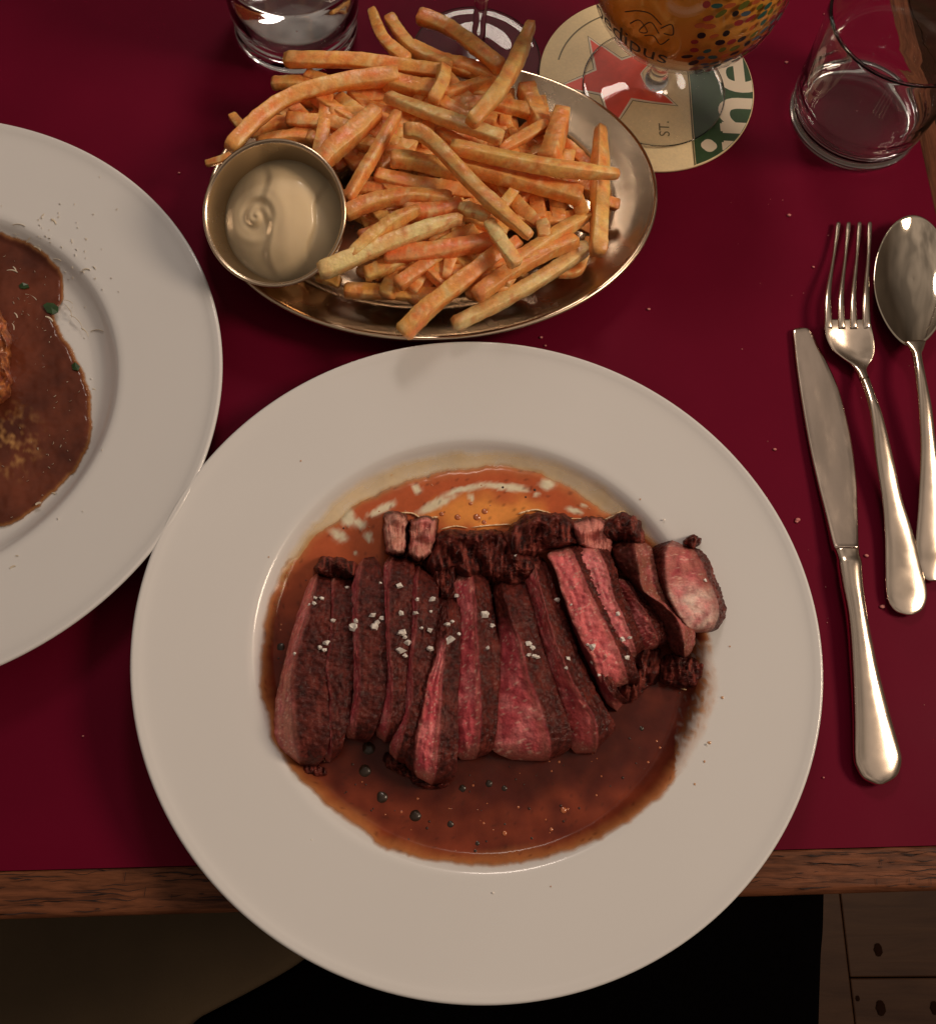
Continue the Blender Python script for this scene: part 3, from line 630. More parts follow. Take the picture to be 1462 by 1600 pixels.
# peppercorns in the gravy
for px, py, r_ in [(440, 1012, 10), (597, 1246, 13), (649, 1275, 13), (576, 1170, 15), (570, 1205, 14), (521, 1248, 7), (722, 1232, 9), (763, 1225, 9), (703, 1288, 8), (787, 1232, 7), (500, 1208, 9), (1057, 1121, 7), (1001, 1139, 6), (638, 1313, 5), (925, 1295, 6), (745, 1318, 6), (742, 1330, 5), (786, 1340, 4), (1105, 1088, 6), (545, 1262, 4), (432, 1165, 9), (870, 1315, 4), (788, 1288, 4), (830, 1310, 4), (710, 1330, 4)]:
    r = r_ / ppm(px, py, .008)
    V, Fc = sphere_vf(K(px, py, .0086 - r * .6), r, sq=(1, 1, .9), jit=.10, seed=px % 7)
    o = build('peppercorn', V, Fc, M['pepper']); where = 'left of the leftmost slice' if px < 450 else 'close below the third and fourth slices' if py < 1215 and px < 610 else 'front left below the slices, one of the larger ones' if px < 680 and r_ > 11 else 'in the front gravy below the pink middle slices' if px < 850 and py < 1300 else 'near the front edge of the pool' if py > 1250 else 'at the right end of the pool'
    if r_ <= 5: where = 'tiny, ' + where
    tag(o, 'dark wet peppercorn in the gravy, ' + where, 'peppercorn', 'peppercorns in the steak gravy')
M['speck'] = mat('dark_speck', (.05, .014, .008, 1), rough=.4); M['fatdrop'] = mat('oil_drop', A(146, 74, 38), rough=.12, coat=1)
parts = []
sr = random.Random(9)
for _ in range(150):
    a = sr.uniform(0, 2 * PI); q = sr.uniform(.5, .97); x = 762 + 350 * q * math.cos(a); y = 1040 + 305 * q * math.sin(a)
    if (850 < y < 1150 and 480 < x < 1060) or x > 1070: continue
    r = sr.uniform(1, 2.6) / ppm(x, y, .008); parts.append(sphere_vf(K(x, y, .0087), r, 8, 6, sq=(1, 1, .6)))
V, Fc = merge(parts); o = build('pepper_grit', V, Fc, M['speck']); tag(o, 'fine dark pepper grit speckling the gravy around the steak', 'pepper grit', kind='stuff')
parts = []
for _ in range(110):
    a = sr.uniform(0, 2 * PI); q = sr.uniform(.55, .97); x = 762 + 350 * q * math.cos(a); y = 1040 + 305 * q * math.sin(a)
    if (850 < y < 1150 and 480 < x < 1060) or x > 1070: continue
    r = sr.uniform(.8, 2.3) / ppm(x, y, .008); parts.append(sphere_vf(K(x, y, .0088), r, 8, 6, sq=(1, 1, .35)))
for px, py, r_ in [(735, 787, 3), (715, 808, 5), (745, 808, 6), (757, 799, 5), (756, 816, 4), (690, 803, 4), (788, 1302, 4), (861, 1296, 3), (880, 1266, 5)]:
    r = r_ / ppm(px, py, .008); parts.append(sphere_vf(K(px, py, .0088), r, 12, 8, sq=(1, 1, .45)))
V, Fc = merge(parts); o = build('oil_drops', V, Fc, M['fatdrop']); tag(o, 'tiny shiny oil drops floating on the gravy round the steak', 'oil drops', kind='stuff')

# ------------------------------------------------------------------ things on the left plate
blob_m = mat('braised_meat', attr='Col', rough=.35, noise_amt=.25, nscale=250, bump=.8, bscale=300, bdist=.001, coat=.5, coat_r=.15)
sv = M['meat']; M['meat'] = blob_m; cr1, cr2 = CRUST, CRUST2; CRUST, CRUST2 = A(165, 92, 44), A(95, 45, 25)
o = blob([(-60, 500), (-10, 482), (8, 500), (18, 530), (16, 570), (20, 600), (4, 632), (-50, 640), (-90, 570)], 'golden brown piece of meat in the gravy at the left picture edge', .007, .022, 41, name='meat_piece'); o['category'] = 'meat'; del o['group']
CRUST, CRUST2 = cr1, cr2; M['meat'] = sv
def leaf(pts, z, label):
    P = [K(x, y, z + .0008) for x, y in pts]; n = len(P); c = sum(P, Vector()) / n
    V = [p + Vector((0, 0, .0008 * N(p, 900, k))) for k, p in enumerate(P)] + [c + Vector((0, 0, .0004))] + [p - Vector((0, 0, .0006)) for p in P]
    Fc = [(k, (k + 1) % n, n) for k in range(n)] + [(k, n + 1 + k, n + 1 + (k + 1) % n, (k + 1) % n) for k in range(n)] + [tuple(range(n + 1, 2 * n + 1))[::-1]]
    o = build('herb_leaf', V, Fc, M['herb'], smooth=False); tag(o, label, 'herb leaf', 'green herb bits in the left gravy')
leaf([(68, 478), (74, 473), (84, 474), (92, 480), (91, 487), (83, 491), (74, 488)], .0082, 'larger dark green herb leaf at the gravy edge on the left plate')
leaf([(30, 446), (36, 442), (44, 444), (46, 449), (38, 451), (32, 450)], .0082, 'small dark green herb scrap above the larger leaf, left plate')
leaf([(112, 570), (118, 566), (125, 572), (122, 579), (114, 577)], .0082, 'tiny green herb scrap on the right rim of the left gravy')
parts = []
cr_ = random.Random(17)
def shred(px, py, l, a, wd=1.3, z=.0088):
    wd *= .6; l *= .8; V = []; n = 6
    for k in range(n + 1):
        t = k / n - .5; b = a + .5 * t; x = px + l * t * math.cos(b); y = py + l * t * math.sin(b); w2 = wd * (1 - .5 * abs(t))
        for s, dz in ((-1, 0), (0, .0009), (1, 0)):
            q = on_plate(x - s * w2 * math.sin(b), y + s * w2 * math.cos(b), LC, LR, 1.0, (.0030 if z > .0080 and z < .0095 else .0001) + dz * .6); V.append(q)
    Fc = [(3 * k + q, 3 * k + 3 + q, 3 * k + 4 + q, 3 * k + 1 + q) for k in range(n) for q in (0, 1)]
    return V, Fc
for px, py, l, a, sp in [(42, 378, 22, -1.1, 2), (30, 350, 26, .1, 1.2), (60, 388, 18, .6, 3), (85, 345, 14, .8, 3), (66, 337, 12, -1, 1), (90, 405, 16, .2, 1.5), (50, 462, 26, .5, 2), (78, 497, 18, .6, 2.6), (110, 485, 30, 1.1, 1), (122, 500, 36, .8, 1), (135, 518, 22, .9, 3), (152, 515, 26, 0, 1), (108, 470, 20, .4, 1), (135, 420, 14, 0, 2), (148, 418, 8, .8, 1.5), (70, 410, 10, 1.5, 1), (20, 422, 22, .2, 2), (24, 420, 12, 1, 2), (148, 608, 8, .4, 3), (84, 770, 8, .5, 3), (60, 786, 12, -.3, 3), (20, 885, 12, -.4, 2.4), (27, 868, 6, 0, 1.5), (26, 492, 12, 1, 2), (22, 510, 14, 1.3, 2)]:
    z = .0092 if math.hypot((px + 60) / 205, (py - 600) / 235) < 1 else (.0075 if px < 160 and 380 < py < 800 else .017)
    parts.append(shred(px, py, l, a, sp, z))
for _ in range(150):
    x = cr_.gauss(70, 45); y = cr_.choice([cr_.gauss(380, 45), cr_.gauss(700, 60), cr_.gauss(480, 60)])
    ins = math.hypot((x + 60) / 200, (y - 600) / 230) < 1
    parts.append(shred(x, y, cr_.uniform(1.5, 6), cr_.uniform(0, 3), cr_.uniform(.3, .9), .0084 if ins else (.0056 if math.hypot(x+87, (y-610)) < 255 else .0168)))
V, Fc = merge(parts); o = build('grated_cheese', V, Fc, M['cheese']); tag(o, 'fine pale shreds of grated cheese strewn over the left plate and gravy', 'grated cheese', kind='stuff')

# ------------------------------------------------------------------ steel platter
OC = Vector((.0123, .3382, 0)); ORX, ORY, OA = .1172, .0868, R(7.9)
def oval(prof, n=200):
    V = []; m = len(prof); ca, sa = math.cos(OA), math.sin(OA)
    for i in range(n):
        a = 2 * PI * i / n
        for off, z in prof:   # off = inset from the rim outline
            x = (ORX - off) * math.cos(a); y = (ORY - off) * math.sin(a)
            if off > ORY - .002: x = x * 0; y = 0
            V.append(Vector((OC.x + x * ca - y * sa, OC.y + x * sa + y * ca, z)))
    Fc = [(i * m + k, ((i + 1) % n) * m + k, ((i + 1) % n) * m + k + 1, i * m + k + 1) for i in range(n) for k in range(m - 1)]
    return V, Fc
pr = smoothprof([(.070, .0035), (.050, .0035), (.038, .0037), (.0325, .0042), (.0285, .0062), (.0250, .0095), (.0220, .0116), (.0180, .0128), (.0100, .0150), (.0040, .0178), (.0018, .0190), (.0004, .0190), (-.0004, .0180), (.0002, .0168), (.0016, .0166), (.0050, .0160), (.0180, .0112), (.0240, .0085), (.030, .0020), (.036, .0006), (.050, .0006), (.070, .0006)], 5)
V, Fc = oval(pr); n = 200; m_ = len(pr)
Fc.append(tuple(i * m_ for i in range(n))); Fc.append(tuple(i * m_ + m_ - 1 for i in range(n))[::-1])
o = build('serving_platter', V, Fc, M['steel']); tag(o, 'oval stainless steel platter under the heap of fries', 'platter')

# ------------------------------------------------------------------ ramekin + mayonnaise
rc = K(428, 333, .052)
tiltM = Matrix.Rotation(R(-10), 3, 'Y') @ Matrix.Rotation(R(23), 3, 'X')
RIMR = .0338
base_c = rc + tiltM @ Vector((0, 0, -.036))
rk = empty('sauce_ramekin', base_c, 'small round steel ramekin of mayonnaise leaning at the left of the fries', 'ramekin')
def tilted(prof, n=120):
    V, Fc = lathe(prof, (0, 0, 0), n); return [base_c + tiltM @ v for v in V], Fc
pr = smoothprof([(.0005, .0012), (.021, .0012), (.0238, .0022), (.0255, .0060), (.0270, .012), (.0300, .025), (.0322, .0345), (.0328, .0358), (.0337, .0364), (.0345, .0360), (.0346, .0350), (.0338, .0344), (.0310, .025), (.0280, .012), (.0262, .0045), (.0240, .0006), (.021, 0), (.0005, 0)], 5)
V, Fc = tilted(pr); build('cup', V, Fc, M['steel'], rk)
V, Fc = [], []
n, nr = 140, 60; cols = []
for i in range(n):
    a = 2 * PI * i / n
    for j in range(nr + 1):
        t = j / nr; r = .0292 * t * (1 + .012 * N((math.cos(a) * 2, math.sin(a) * 2, 0)))
        x, y = r * math.cos(a), r * math.sin(a)
        z = .0205 + .0095 * (1 - t ** 2.6)
        # spooned swirl at the left, fold at the right
        dx, dy = x + .011, y - .001; d = math.hypot(dx, dy); sp = math.atan2(dy, dx)
        z += .00028 * math.exp(-(d / .010) ** 2) * math.sin(d * 1300 + sp * 1.0) - .0014 * math.exp(-((d - .0065) / .003) ** 2)
        z += .0019 * sm(-.008, -.003, x - .0 + .35 * y * 0 + .0015 * math.sin(y * 260)) * (1 - t ** 4)
        z -= .0014 * sm(.0165, .0185, x - .25 * y + .001 * math.sin(y * 300)) * (1 - t ** 8)
        z += .0006 * N((x * 130, y * 60, 3)) * (1 - t ** 4)
        V.append(base_c + tiltM @ Vector((x, y, z)))
W = nr + 1
Fc = [(i * W + j, ((i + 1) % n) * W + j, ((i + 1) % n) * W + j + 1, i * W + j + 1)[::-1] for i in range(n) for j in range(nr)]
Fc = [f[::-1] for f in Fc]
o = build('mayonnaise', V, Fc, M['mayo'], recalc=False); tag(o, 'creamy pale yellow mayonnaise swirled inside the steel ramekin', 'mayonnaise')

# ------------------------------------------------------------------ fries
fries_m = []
M['fry'] = mat('fried_potato', attr='Col', rough=.42, noise_amt=.10, nscale=260, n2=.10, n2scale=900, bump=.7, bscale=300, bdist=.0008, coat=.25, coat_r=.22, sss=.15, sss_s=.003, sss_r=(1, .5, .2), rand=.08, rnoise=.10)
for i, (a, b) in enumerate([((250, 121, 54), (234, 96, 42)), ((250, 136, 66), (238, 108, 50)), ((248, 156, 96), (240, 126, 66)), ((236, 102, 48), (218, 84, 38)), ((240, 124, 52), (226, 98, 42))]):
    fries_m.append((A(*a, k=(.62, .46, .36)), A(*b, k=(.62, .46, .36))))
ORG, GLD, PAL, RED, OCH = range(5)
def fry(path, wpx, lay, m, label, seed, group='french fries heaped on the steel platter', endz=0):
    n = 34; P = resample([tuple(p) for p in path], n)
    # heights
    pts = []; 
    for i, (x, y) in enumerate(P):
        mo = max(0, 1 - ((x - 650) / 350) ** 2 - ((y - 285) / 245) ** 2)
        z = .0165 + math.sqrt(mo) * .011 + lay * .0066
        z = max(z, .0245 if lay >= 1 else .012)
        if endz: z += endz * (1 - i / (n - 1)) ** 1.5
        pts.append(K(x, y, z))
    hw = wpx * .84 / 2 / ppm(P[n // 2][0], P[n // 2][1], pts[n // 2].z)
    rs = random.Random(seed); roll = rs.uniform(-.35, .35); hh = hw * rs.uniform(.78, 1.0)
    V = []; Fc = []; ns = 12; cols = []; ca_, cb_ = fries_m[m]; burn = (rs.random() ** 2, rs.random() ** 2)
    SEC = [(-.85, -1), (0, -.98), (.85, -1), (1, -.85), (.98, 0), (1, .85), (.85, 1), (0, .98), (-.85, 1), (-1, .85), (-.98, 0), (-1, -.85)]
    for i in range(n):
        t = i / (n - 1)
        tg = (pts[min(n - 1, i + 1)] - pts[max(0, i - 1)]).normalized(); side = tg.cross(Vector((0, 0, 1))).normalized(); up = side.cross(tg)
        r2 = roll + .25 * math.sin(t * 3 + seed)
        s2 = side * math.cos(r2) + up * math.sin(r2); u2 = up * math.cos(r2) - side * math.sin(r2)
        te = min(t, 1 - t) * (pts[0] - pts[-1]).length / hw
        e = min(1, max(0.0, te / .55)) ; e = math.sqrt(1 - (1 - e) ** 2) * .16 + .84 if te > 0.001 else .80
        taper = 1 - rs_t(seed, t) 
        k = e * taper * (1 + .09 * N((t * 5, seed * 3.1, 0)) + .05 * N((t * 17, seed * 2.1, 4)))
        for q in range(ns):
            ca, sa = SEC[q]; rr = 1
            kk = k * (1 + .07 * N((t * 26, q * .8, seed)) + .05 * N((t * 60, q * 1.7, seed + 5)))
            V.append(pts[i] + s2 * (hw * kk * rr * ca) + u2 * (hh * kk * rr * sa))
            q_ = V[-1]; c_ = mix(ca_, cb_, max(0, min(1, .45 + 1.2 * N(q_, 130, seed) + .5 * N(q_, 500, seed))))
            c_ = mix(c_, A(240, 178, 122), max(0, min(.38, (.9 * N(q_, 260, seed + 2) - .16) * 1.4)))
            if q % 3 != 1: c_ = mix(c_, A(244, 158, 92), .2)
            te_ = sm(.12, 0, t) * burn[0] + sm(.88, 1, t) * burn[1]; c_ = mix(c_, A(140, 66, 28), min(.65, te_ * (.6 + N(q_, 300, seed))))
            sp_ = N(q_, 420, seed + 9); 
            if sp_ > .42: c_ = mix(c_, A(168, 84, 36), .6)
            cols.append(c_)
    for i in range(n - 1):
        for q in range(ns): q2 = (q + 1) % ns; Fc.append((i * ns + q, i * ns + q2, (i + 1) * ns + q2, (i + 1) * ns + q))
    V.append(pts[0] - (pts[1] - pts[0]).normalized() * hw * .05); V.append(pts[-1] + (pts[-1] - pts[-2]).normalized() * hw * .05)
    a, b = len(V) - 2, len(V) - 1; cols += [cols[0], cols[-1]]
    for q in range(ns):
        q2 = (q + 1) % ns; Fc.append((q2, q, a)); Fc.append(((n - 1) * ns + q, (n - 1) * ns + q2, b))
    o = build('french_fry', V, Fc, M['fry'], cols=cols); tag(o, label, 'french fry', group); return o
def rs_t(seed, t):
    r = random.Random(seed * 7 + 1); a = r.choice([-.05, 0, 0, .1, .3]); b = r.choice([-.05, 0, 0, .1, .3])
    return a * (1 - sm(0, .30, t)) + b * sm(.70, 1, t)
FR_ = [
 ([(445, 93), (560, 95), (692, 112)], 25, 3.2, OCH, 'long fry along the back of the heap, blunt tip before the water glass'),
 ([(581, 14), (600, 60), (637, 95)], 22, 3.0, OCH, 'yellowish fry sticking up at the back, beside the water glass'),
 ([(607, 26), (645, 76), (705, 104)], 21, 2.6, GLD, 'bent fry right of the yellowish upright one at the back'),
 ([(622, 118), (534, 128), (456, 150), (404, 184), (358, 232)], 28, 3.4, ORG, 'longest curved fry sweeping from the back down to above the ramekin'),
 ([(425, 130), (470, 130), (520, 140)], 24, 1.6, OCH, 'blunt ended fry poking out at the back left of the heap'),
 ([(478, 117), (520, 130)], 20, 1.8, ORG, 'small fry tip between two long ones at the back left'),
 ([(362, 180), (388, 208)], 17, 1.6, OCH, 'small fry tip beside the lower end of the longest curved fry'),
 ([(322, 256), (345, 249), (375, 236)], 12, 1.0, OCH, 'thin pointed fry jutting out left of the ramekin over the platter rim'),
 ([(448, 186), (500, 192), (545, 196)], 25, 2.0, ORG, 'short blunt fry under the longest curved fry, upper left'),
 ([(460, 152), (530, 162), (604, 172)], 25, 1.6, ORG, 'orange fry partly covered by the longest curved fry'),
 ([(590, 172), (560, 200), (515, 240), (500, 268)], 34, 3.2, ORG, 'broad fry slanting down to the top right of the ramekin'),
 ([(622, 176), (585, 240), (542, 312)], 21, 3.4, ORG, 'slim straight fry slanting down just right of the ramekin'),
 ([(603, 150), (660, 172), (785, 216)], 26, 3.4, PAL, 'pale straight fry near the top centre of the heap'),
 ([(653, 24), (705, 45), (784, 106)], 25, 3.4, OCH, 'pointed fry rising over the wine glass foot at the back'),
 ([(830, 36), (806, 95), (780, 140), (735, 192)], 27, 4.8, GLD, 'tall golden fry propped highest, leaning to the upper right'),
 ([(630, 204), (668, 214), (750, 299), (829, 370)], 25, 5.0, GLD, 'long golden fry running diagonally over the middle of the heap'),
 ([(704, 228), (804, 251), (880, 264), (966, 272)], 26, 4.6, GLD, 'long fry with an angled end reaching right across the heap'),
 ([(938, 198), (937, 300), (934, 398)], 28, 2.6, GLD, 'upright fry standing apart at the right end of the platter'),
 ([(878, 172), (872, 200), (856, 252)], 33, 3.0, ORG, 'thick stubby fry pointing up at the right'),
 ([(856, 190), (820, 212), (780, 234)], 21, 2.6, ORG, 'short fry slanting up to the thick stubby one'),
 ([(820, 136), (832, 165), (848, 205)], 31, 1.6, ORG, 'broad fry against the back right rim of the platter'),
 ([(845, 152), (850, 180)], 16, .8, GLD, 'little yellow fry end touching the back right rim'),
 ([(790, 150), (788, 200)], 23, 1.0, ORG, 'fry end in the hollow beneath the tall golden fry'),
 ([(690, 250), (790, 276), (908, 306)], 31, 3.2, ORG, 'thick knobbly fry below the one reaching right across'),
 ([(966, 321), (940, 312), (900, 290)], 20, .6, ORG, 'fry tip behind the upright fry at the right end'),
 ([(922, 334), (870, 365), (815, 402), (790, 420)], 26, 2.2, GLD, 'long fry slanting from the upright fry down to the front'),
 ([(762, 345), (785, 380), (808, 414)], 24, 4.2, PAL, 'short pale floury fry in front of the diagonal one'),
 ([(716, 322), (766, 338)], 23, 3.8, PAL, 'stubby rough ended fry touching the short pale one'),
 ([(900, 374), (850, 395), (790, 428), (742, 464)], 28, 2.2, ORG, 'knobbly fry at the front right, second from the platter edge'),
 ([(918, 384), (860, 425), (790, 466), (708, 508)], 26, 1.5, PAL, 'pale fry at the front right, nearest the platter edge'),
 ([(785, 388), (730, 432), (670, 480), (628, 522)], 31, 2.4, OCH, 'large fry pointing to the front, its tip on the platter rim'),
 ([(538, 454), (600, 456), (690, 462)], 25, .9, OCH, 'straight fry lying low along the front of the platter'),
 ([(498, 424), (520, 416), (600, 382), (700, 346), (722, 344)], 28, 3.6, PAL, 'long pale fry at the front left of the heap'),
 ([(655, 326), (605, 352), (545, 400)], 25, 3.8, GLD, 'blunt fry lying above the long pale one at the left front'),
 ([(537, 335), (580, 316), (640, 306), (705, 312)], 29, 3.2, ORG, 'curved fry starting at the right wall of the ramekin'),
 ([(610, 248), (650, 252), (720, 270)], 30, 3.2, GLD, 'round ended fry left of the long diagonal one'),
 ([(586, 274), (650, 288), (740, 300)], 27, 2.4, ORG, 'dull orange fry under the round ended one'),
 ([(656, 400), (640, 445)], 24, 1.2, PAL, 'short pale fry end pointing to the front'),
 ([(640, 404), (605, 418), (584, 434)], 24, 1.2, ORG, 'short orange fry end beside the pale one at the front'),
 ([(600, 400), (690, 390), (776, 374)], 31, 2.8, RED, 'darker reddish fry across the front of the heap'),
 ([(722, 396), (702, 420), (684, 442)], 21, 1.4, RED, 'small reddish fry behind the large front one'),
 ([(630, 332), (680, 330), (722, 320)], 28, 3.2, RED, 'reddish fry with a dark burnt end in the middle'),
 ([(495, 430), (532, 442)], 19, .8, OCH, 'small fry stub beside the ramekin foot'),
 ([(808, 288), (780, 330), (770, 345)], 20, 2.6, GLD, 'fry stub showing beneath the diagonal fry'),
 ([(838, 296), (842, 345)], 27, 1.8, ORG, 'rounded fry end hanging below the thick knobbly one, left of two'),
 ([(868, 306), (872, 350)], 26, 1.7, ORG, 'rounded fry end hanging below the thick knobbly one, right of two'),
 ([(848, 345), (850, 372)], 24, 2.2, PAL, 'short floury fry stub right of the diagonal fry tip'),
 ([(690, 95), (730, 105), (790, 126)], 28, 2.0, ORG, 'orange fry behind the tall golden fry'),
 ([(640, 72), (680, 92), (740, 112)], 27, 1.8, ORG, 'orange fry at the back beneath the pointed one'),
 ([(694, 104), (690, 130), (676, 158)], 24, 3.6, GLD, 'short curled fry end at the back centre'),
 ([(600, 126), (650, 136), (700, 140)], 28, 2.8, ORG, 'fry crossing behind the short curled one'),
 ([(686, 160), (720, 176), (775, 190)], 26, 2.4, ORG, 'fry lying behind the pale straight one'),
 ([(876, 216), (900, 240), (925, 268)], 20, 1.6, ORG, 'slim fry leading to the upright one'),
 ([(640, 190), (660, 180), (700, 186)], 22, 2.2, ORG, 'fry in shadow under the pale straight one'),
 ([(920, 372), (905, 420), (870, 430)], 16, .2, ORG, 'fry end low against the front right wall of the platter'),
 ([(810, 376), (760, 420), (735, 466)], 24, 1.2, ORG, 'fry wedged between the two pale front ones'),
 ([(560, 372), (640, 345), (700, 330)], 24, 2.2, RED, 'dark fry beneath the blunt one at the front left'),
 ([(830, 250), (835, 300)], 24, 1.8, ORG, 'fry standing behind the long crosswise one'),
 ([(905, 285), (925, 300)], 24, 1.6, ORG, 'fry end left of the upright one under the crosswise fry'),
 ([(480, 215), (540, 225), (600, 228)], 26, 1.6, ORG, 'fry beneath the broad slanting one, above the ramekin'),
 ([(385, 206), (440, 192), (505, 204)], 24, 1.4, ORG, 'fry just above the ramekin, tucked under the longest curved fry'),
 ([(402, 226), (470, 214), (560, 238)], 24, 1.5, ORG, 'fry skimming the top of the ramekin wall'),
 ([(425, 168), (480, 196), (545, 216)], 22, 1.2, GLD, 'fry crossing under the short blunt one, upper left'),
 ([(515, 180), (560, 178), (615, 192)], 24, 2.2, ORG, 'fry behind the top ends of the two slanting ones'),
]
for i, (p, wd, lay, m, lb) in enumerate(FR_): fry(p, wd, lay, m, lb, i + 3)
fr = random.Random(31)
for i in range(250):
    a = fr.uniform(0, 2 * PI); q = math.sqrt(fr.random()) * .80; x = 665 + 280 * q * math.cos(a); y = 285 + 190 * q * math.sin(a)
    if x < 575 and y > 235: continue
    th = fr.choice([fr.gauss(.2, .35), fr.gauss(-.6, .3), fr.gauss(1.3, .4)]); l = fr.uniform(70, 130)
    lay = fr.uniform(-.4, 2.3)
    p = [(x - l / 2 * math.cos(th), y - l / 2 * math.sin(th)), (x + fr.uniform(-4, 4), y + fr.uniform(-4, 4)), (x + l / 2 * math.cos(th), y + l / 2 * math.sin(th))]
    if any(((u - 675) / 300) ** 2 + ((v - 296) / 192) ** 2 > 1 for u, v in p): continue
    fry(p, fr.uniform(20, 27), lay, fr.choice([ORG, ORG, ORG, GLD]), 'orange fry low in the heap, mostly covered, ' + ('by the ramekin' if x < 560 else 'near the right end' if x > 840 else ('towards the back rim' if y < 190 else 'towards the front rim' if y > 370 else 'under the long diagonal fry' if 680 < x < 780 else 'left of centre' if x < 680 else 'right of centre')) + (', deepest layer' if lay < .3 else ', middle layer' if lay < 1.3 else ', upper layer'), 200 + i)

# ------------------------------------------------------------------ coaster
M['board'] = mat('coaster_board', (.90, .72, .42, 1), rough=.6, noise_amt=.06, nscale=60, n2=.05, n2scale=700, bump=.2, bscale=800, bdist=.0001)
M['red_ink'] = mat('red_print', A(226, 58, 38), rough=.45, noise_amt=.08, nscale=200); M['green_ink'] = mat('dark_green_print', (.035, .085, .030, 1), rough=.45, noise_amt=.12, nscale=200)
M['white_ink'] = mat('white_print', (.86, .74, .56, 1), rough=.5); M['grey_ink'] = mat('olive_print', (.16, .13, .055, 1), rough=.5)
CC = K(1009, 135, .0015); CC = Vector((.1330, .4330, 0)); CR = .0621; CZ = .0018
cs = empty('beer_coaster', (CC.x, CC.y, 0), 'round cream coaster printed with a red star and green band, under the goblet', 'coaster')
V, Fc = lathe([(0.0003, 0.0002), (CR - .0004, .0002), (CR, .0005), (CR, CZ - .0003), (CR - .0003, CZ), (0.0003, CZ)], (CC.x, CC.y, 0), 160); build('card', V, Fc, M['board'], cs)
Z1, Z2, Z3 = CZ + .00012, CZ + .00024, CZ + .00036
def flat(name, polys, z, m):
    """ink patches as thin raised prints; polys in world xy"""
    bm = bmesh.new()
    for P in polys:
        vs2 = [bm.verts.new((x - CC.x, y - CC.y, z)) for x, y in P]; bm.faces.new(vs2)
    bmesh.ops.triangulate(bm, faces=bm.faces[:])
    for f in bm.faces:
        f.normal_update()
        if f.normal.z < 0: f.normal_flip()
    me = bpy.data.meshes.new(name); bm.to_mesh(me); bm.free(); me.materials.append(m)
    o = bpy.data.objects.new(name, me); C.objects.link(o); o.parent = cs; return o
def px2(x, y): p = K(x, y, CZ); return (p.x, p.y)
# star: centre and one tip fitted from the picture
t1 = Vector(px2(935, 57)); t2 = Vector(px2(872, 122)); t3 = Vector(px2(1052, 178))
# circumcentre of the three tips
ax, ay, bx, by, cx_, cy_ = t1.x, t1.y, t2.x, t2.y, t3.x, t3.y
D = 2 * (ax * (by - cy_) + bx * (cy_ - ay) + cx_ * (ay - by))
sx = ((ax**2 + ay**2) * (by - cy_) + (bx**2 + by**2) * (cy_ - ay) + (cx_**2 + cy_**2) * (ay - by)) / D
sy = ((ax**2 + ay**2) * (cx_ - bx) + (bx**2 + by**2) * (ax - cx_) + (cx_**2 + cy_**2) * (bx - ax)) / D
sr_ = math.hypot(ax - sx, ay - sy)
print('star', sx, sy, sr_, [math.degrees(math.atan2(t.y - sy, t.x - sx)) for t in (t1, t2, t3)])
def star(cx, cy, r, rot, ri=.42):
    return [(cx + (r if k % 2 == 0 else r * ri) * math.cos(rot + k * PI / 5), cy + (r if k % 2 == 0 else r * ri) * math.sin(rot + k * PI / 5)) for k in range(10)]
SC = Vector(px2(966, 128)); SR = .0335; SROT = R(117)
def fan(P, c): return [[c, P[k], P[(k + 1) % len(P)]] for k in range(len(P))]
so = star(SC.x, SC.y, SR * 1.10, SROT, .44); flat('star_outline', fan(so, tuple(SC)), Z1, M['grey_ink'])
so = star(SC.x, SC.y, SR * 1.075, SROT, .435); flat('star_border', fan(so, tuple(SC)), Z1 + .00006, M['white_ink'])
flat('star', fan(star(SC.x, SC.y, SR, SROT), tuple(SC)), Z2, M['red_ink'])
# green band at the right: part of the disc beyond a straight line
gx = px2(1080, 180)[0] 
th0 = math.acos((gx - CC.x) / (CR - .0006)); P = [(CC.x + (CR - .0006) * math.cos(-th0 + 2 * th0 * k / 60), CC.y + (CR - .0006) * math.sin(-th0 + 2 * th0 * k / 60)) for k in range(61)]
flat('green_band', [P], Z1 + .00005, M['green_ink'])
P = [(gx - .0012, CC.y - (CR - .0008) * math.sin(th0 + .04)), (gx - .0004, CC.y - (CR - .0008) * math.sin(th0 + .02)), (gx - .0004, CC.y + (CR - .0008) * math.sin(th0 + .02)), (gx - .0012, CC.y + (CR - .0008) * math.sin(th0 + .04))]
flat('band_line', [P], Z1 + .00003, M['grey_ink'])
def arc(c, r, a0, a1, w_, n=24): 
    out = []
    for k in range(n):
        a, b = a0 + (a1 - a0) * k / n, a0 + (a1 - a0) * (k + 1) / n
        out.append([(c[0] + r * math.cos(a), c[1] + r * math.sin(a)), (c[0] + r * math.cos(b), c[1] + r * math.sin(b)), (c[0] + (r + w_) * math.cos(b), c[1] + (r + w_) * math.sin(b)), (c[0] + (r + w_) * math.cos(a), c[1] + (r + w_) * math.sin(a))])
    return out
flat('arc_line', arc(CC, .0520, R(112), R(166), .0009), Z1, M['grey_ink'])
def text_mesh(body, size, extr=0):
    cu = bpy.data.curves.new('t', 'FONT'); cu.body = body; cu.size = size; cu.align_x = 'CENTER'; cu.align_y = 'CENTER'; cu.resolution_u = 6
    ob = bpy.data.objects.new('t', cu); C.objects.link(ob); dg = bpy.context.evaluated_depsgraph_get(); dg.update()
    me = bpy.data.meshes.new_from_object(ob.evaluated_get(dg)); bpy.data.objects.remove(ob); bpy.data.curves.remove(cu); return me
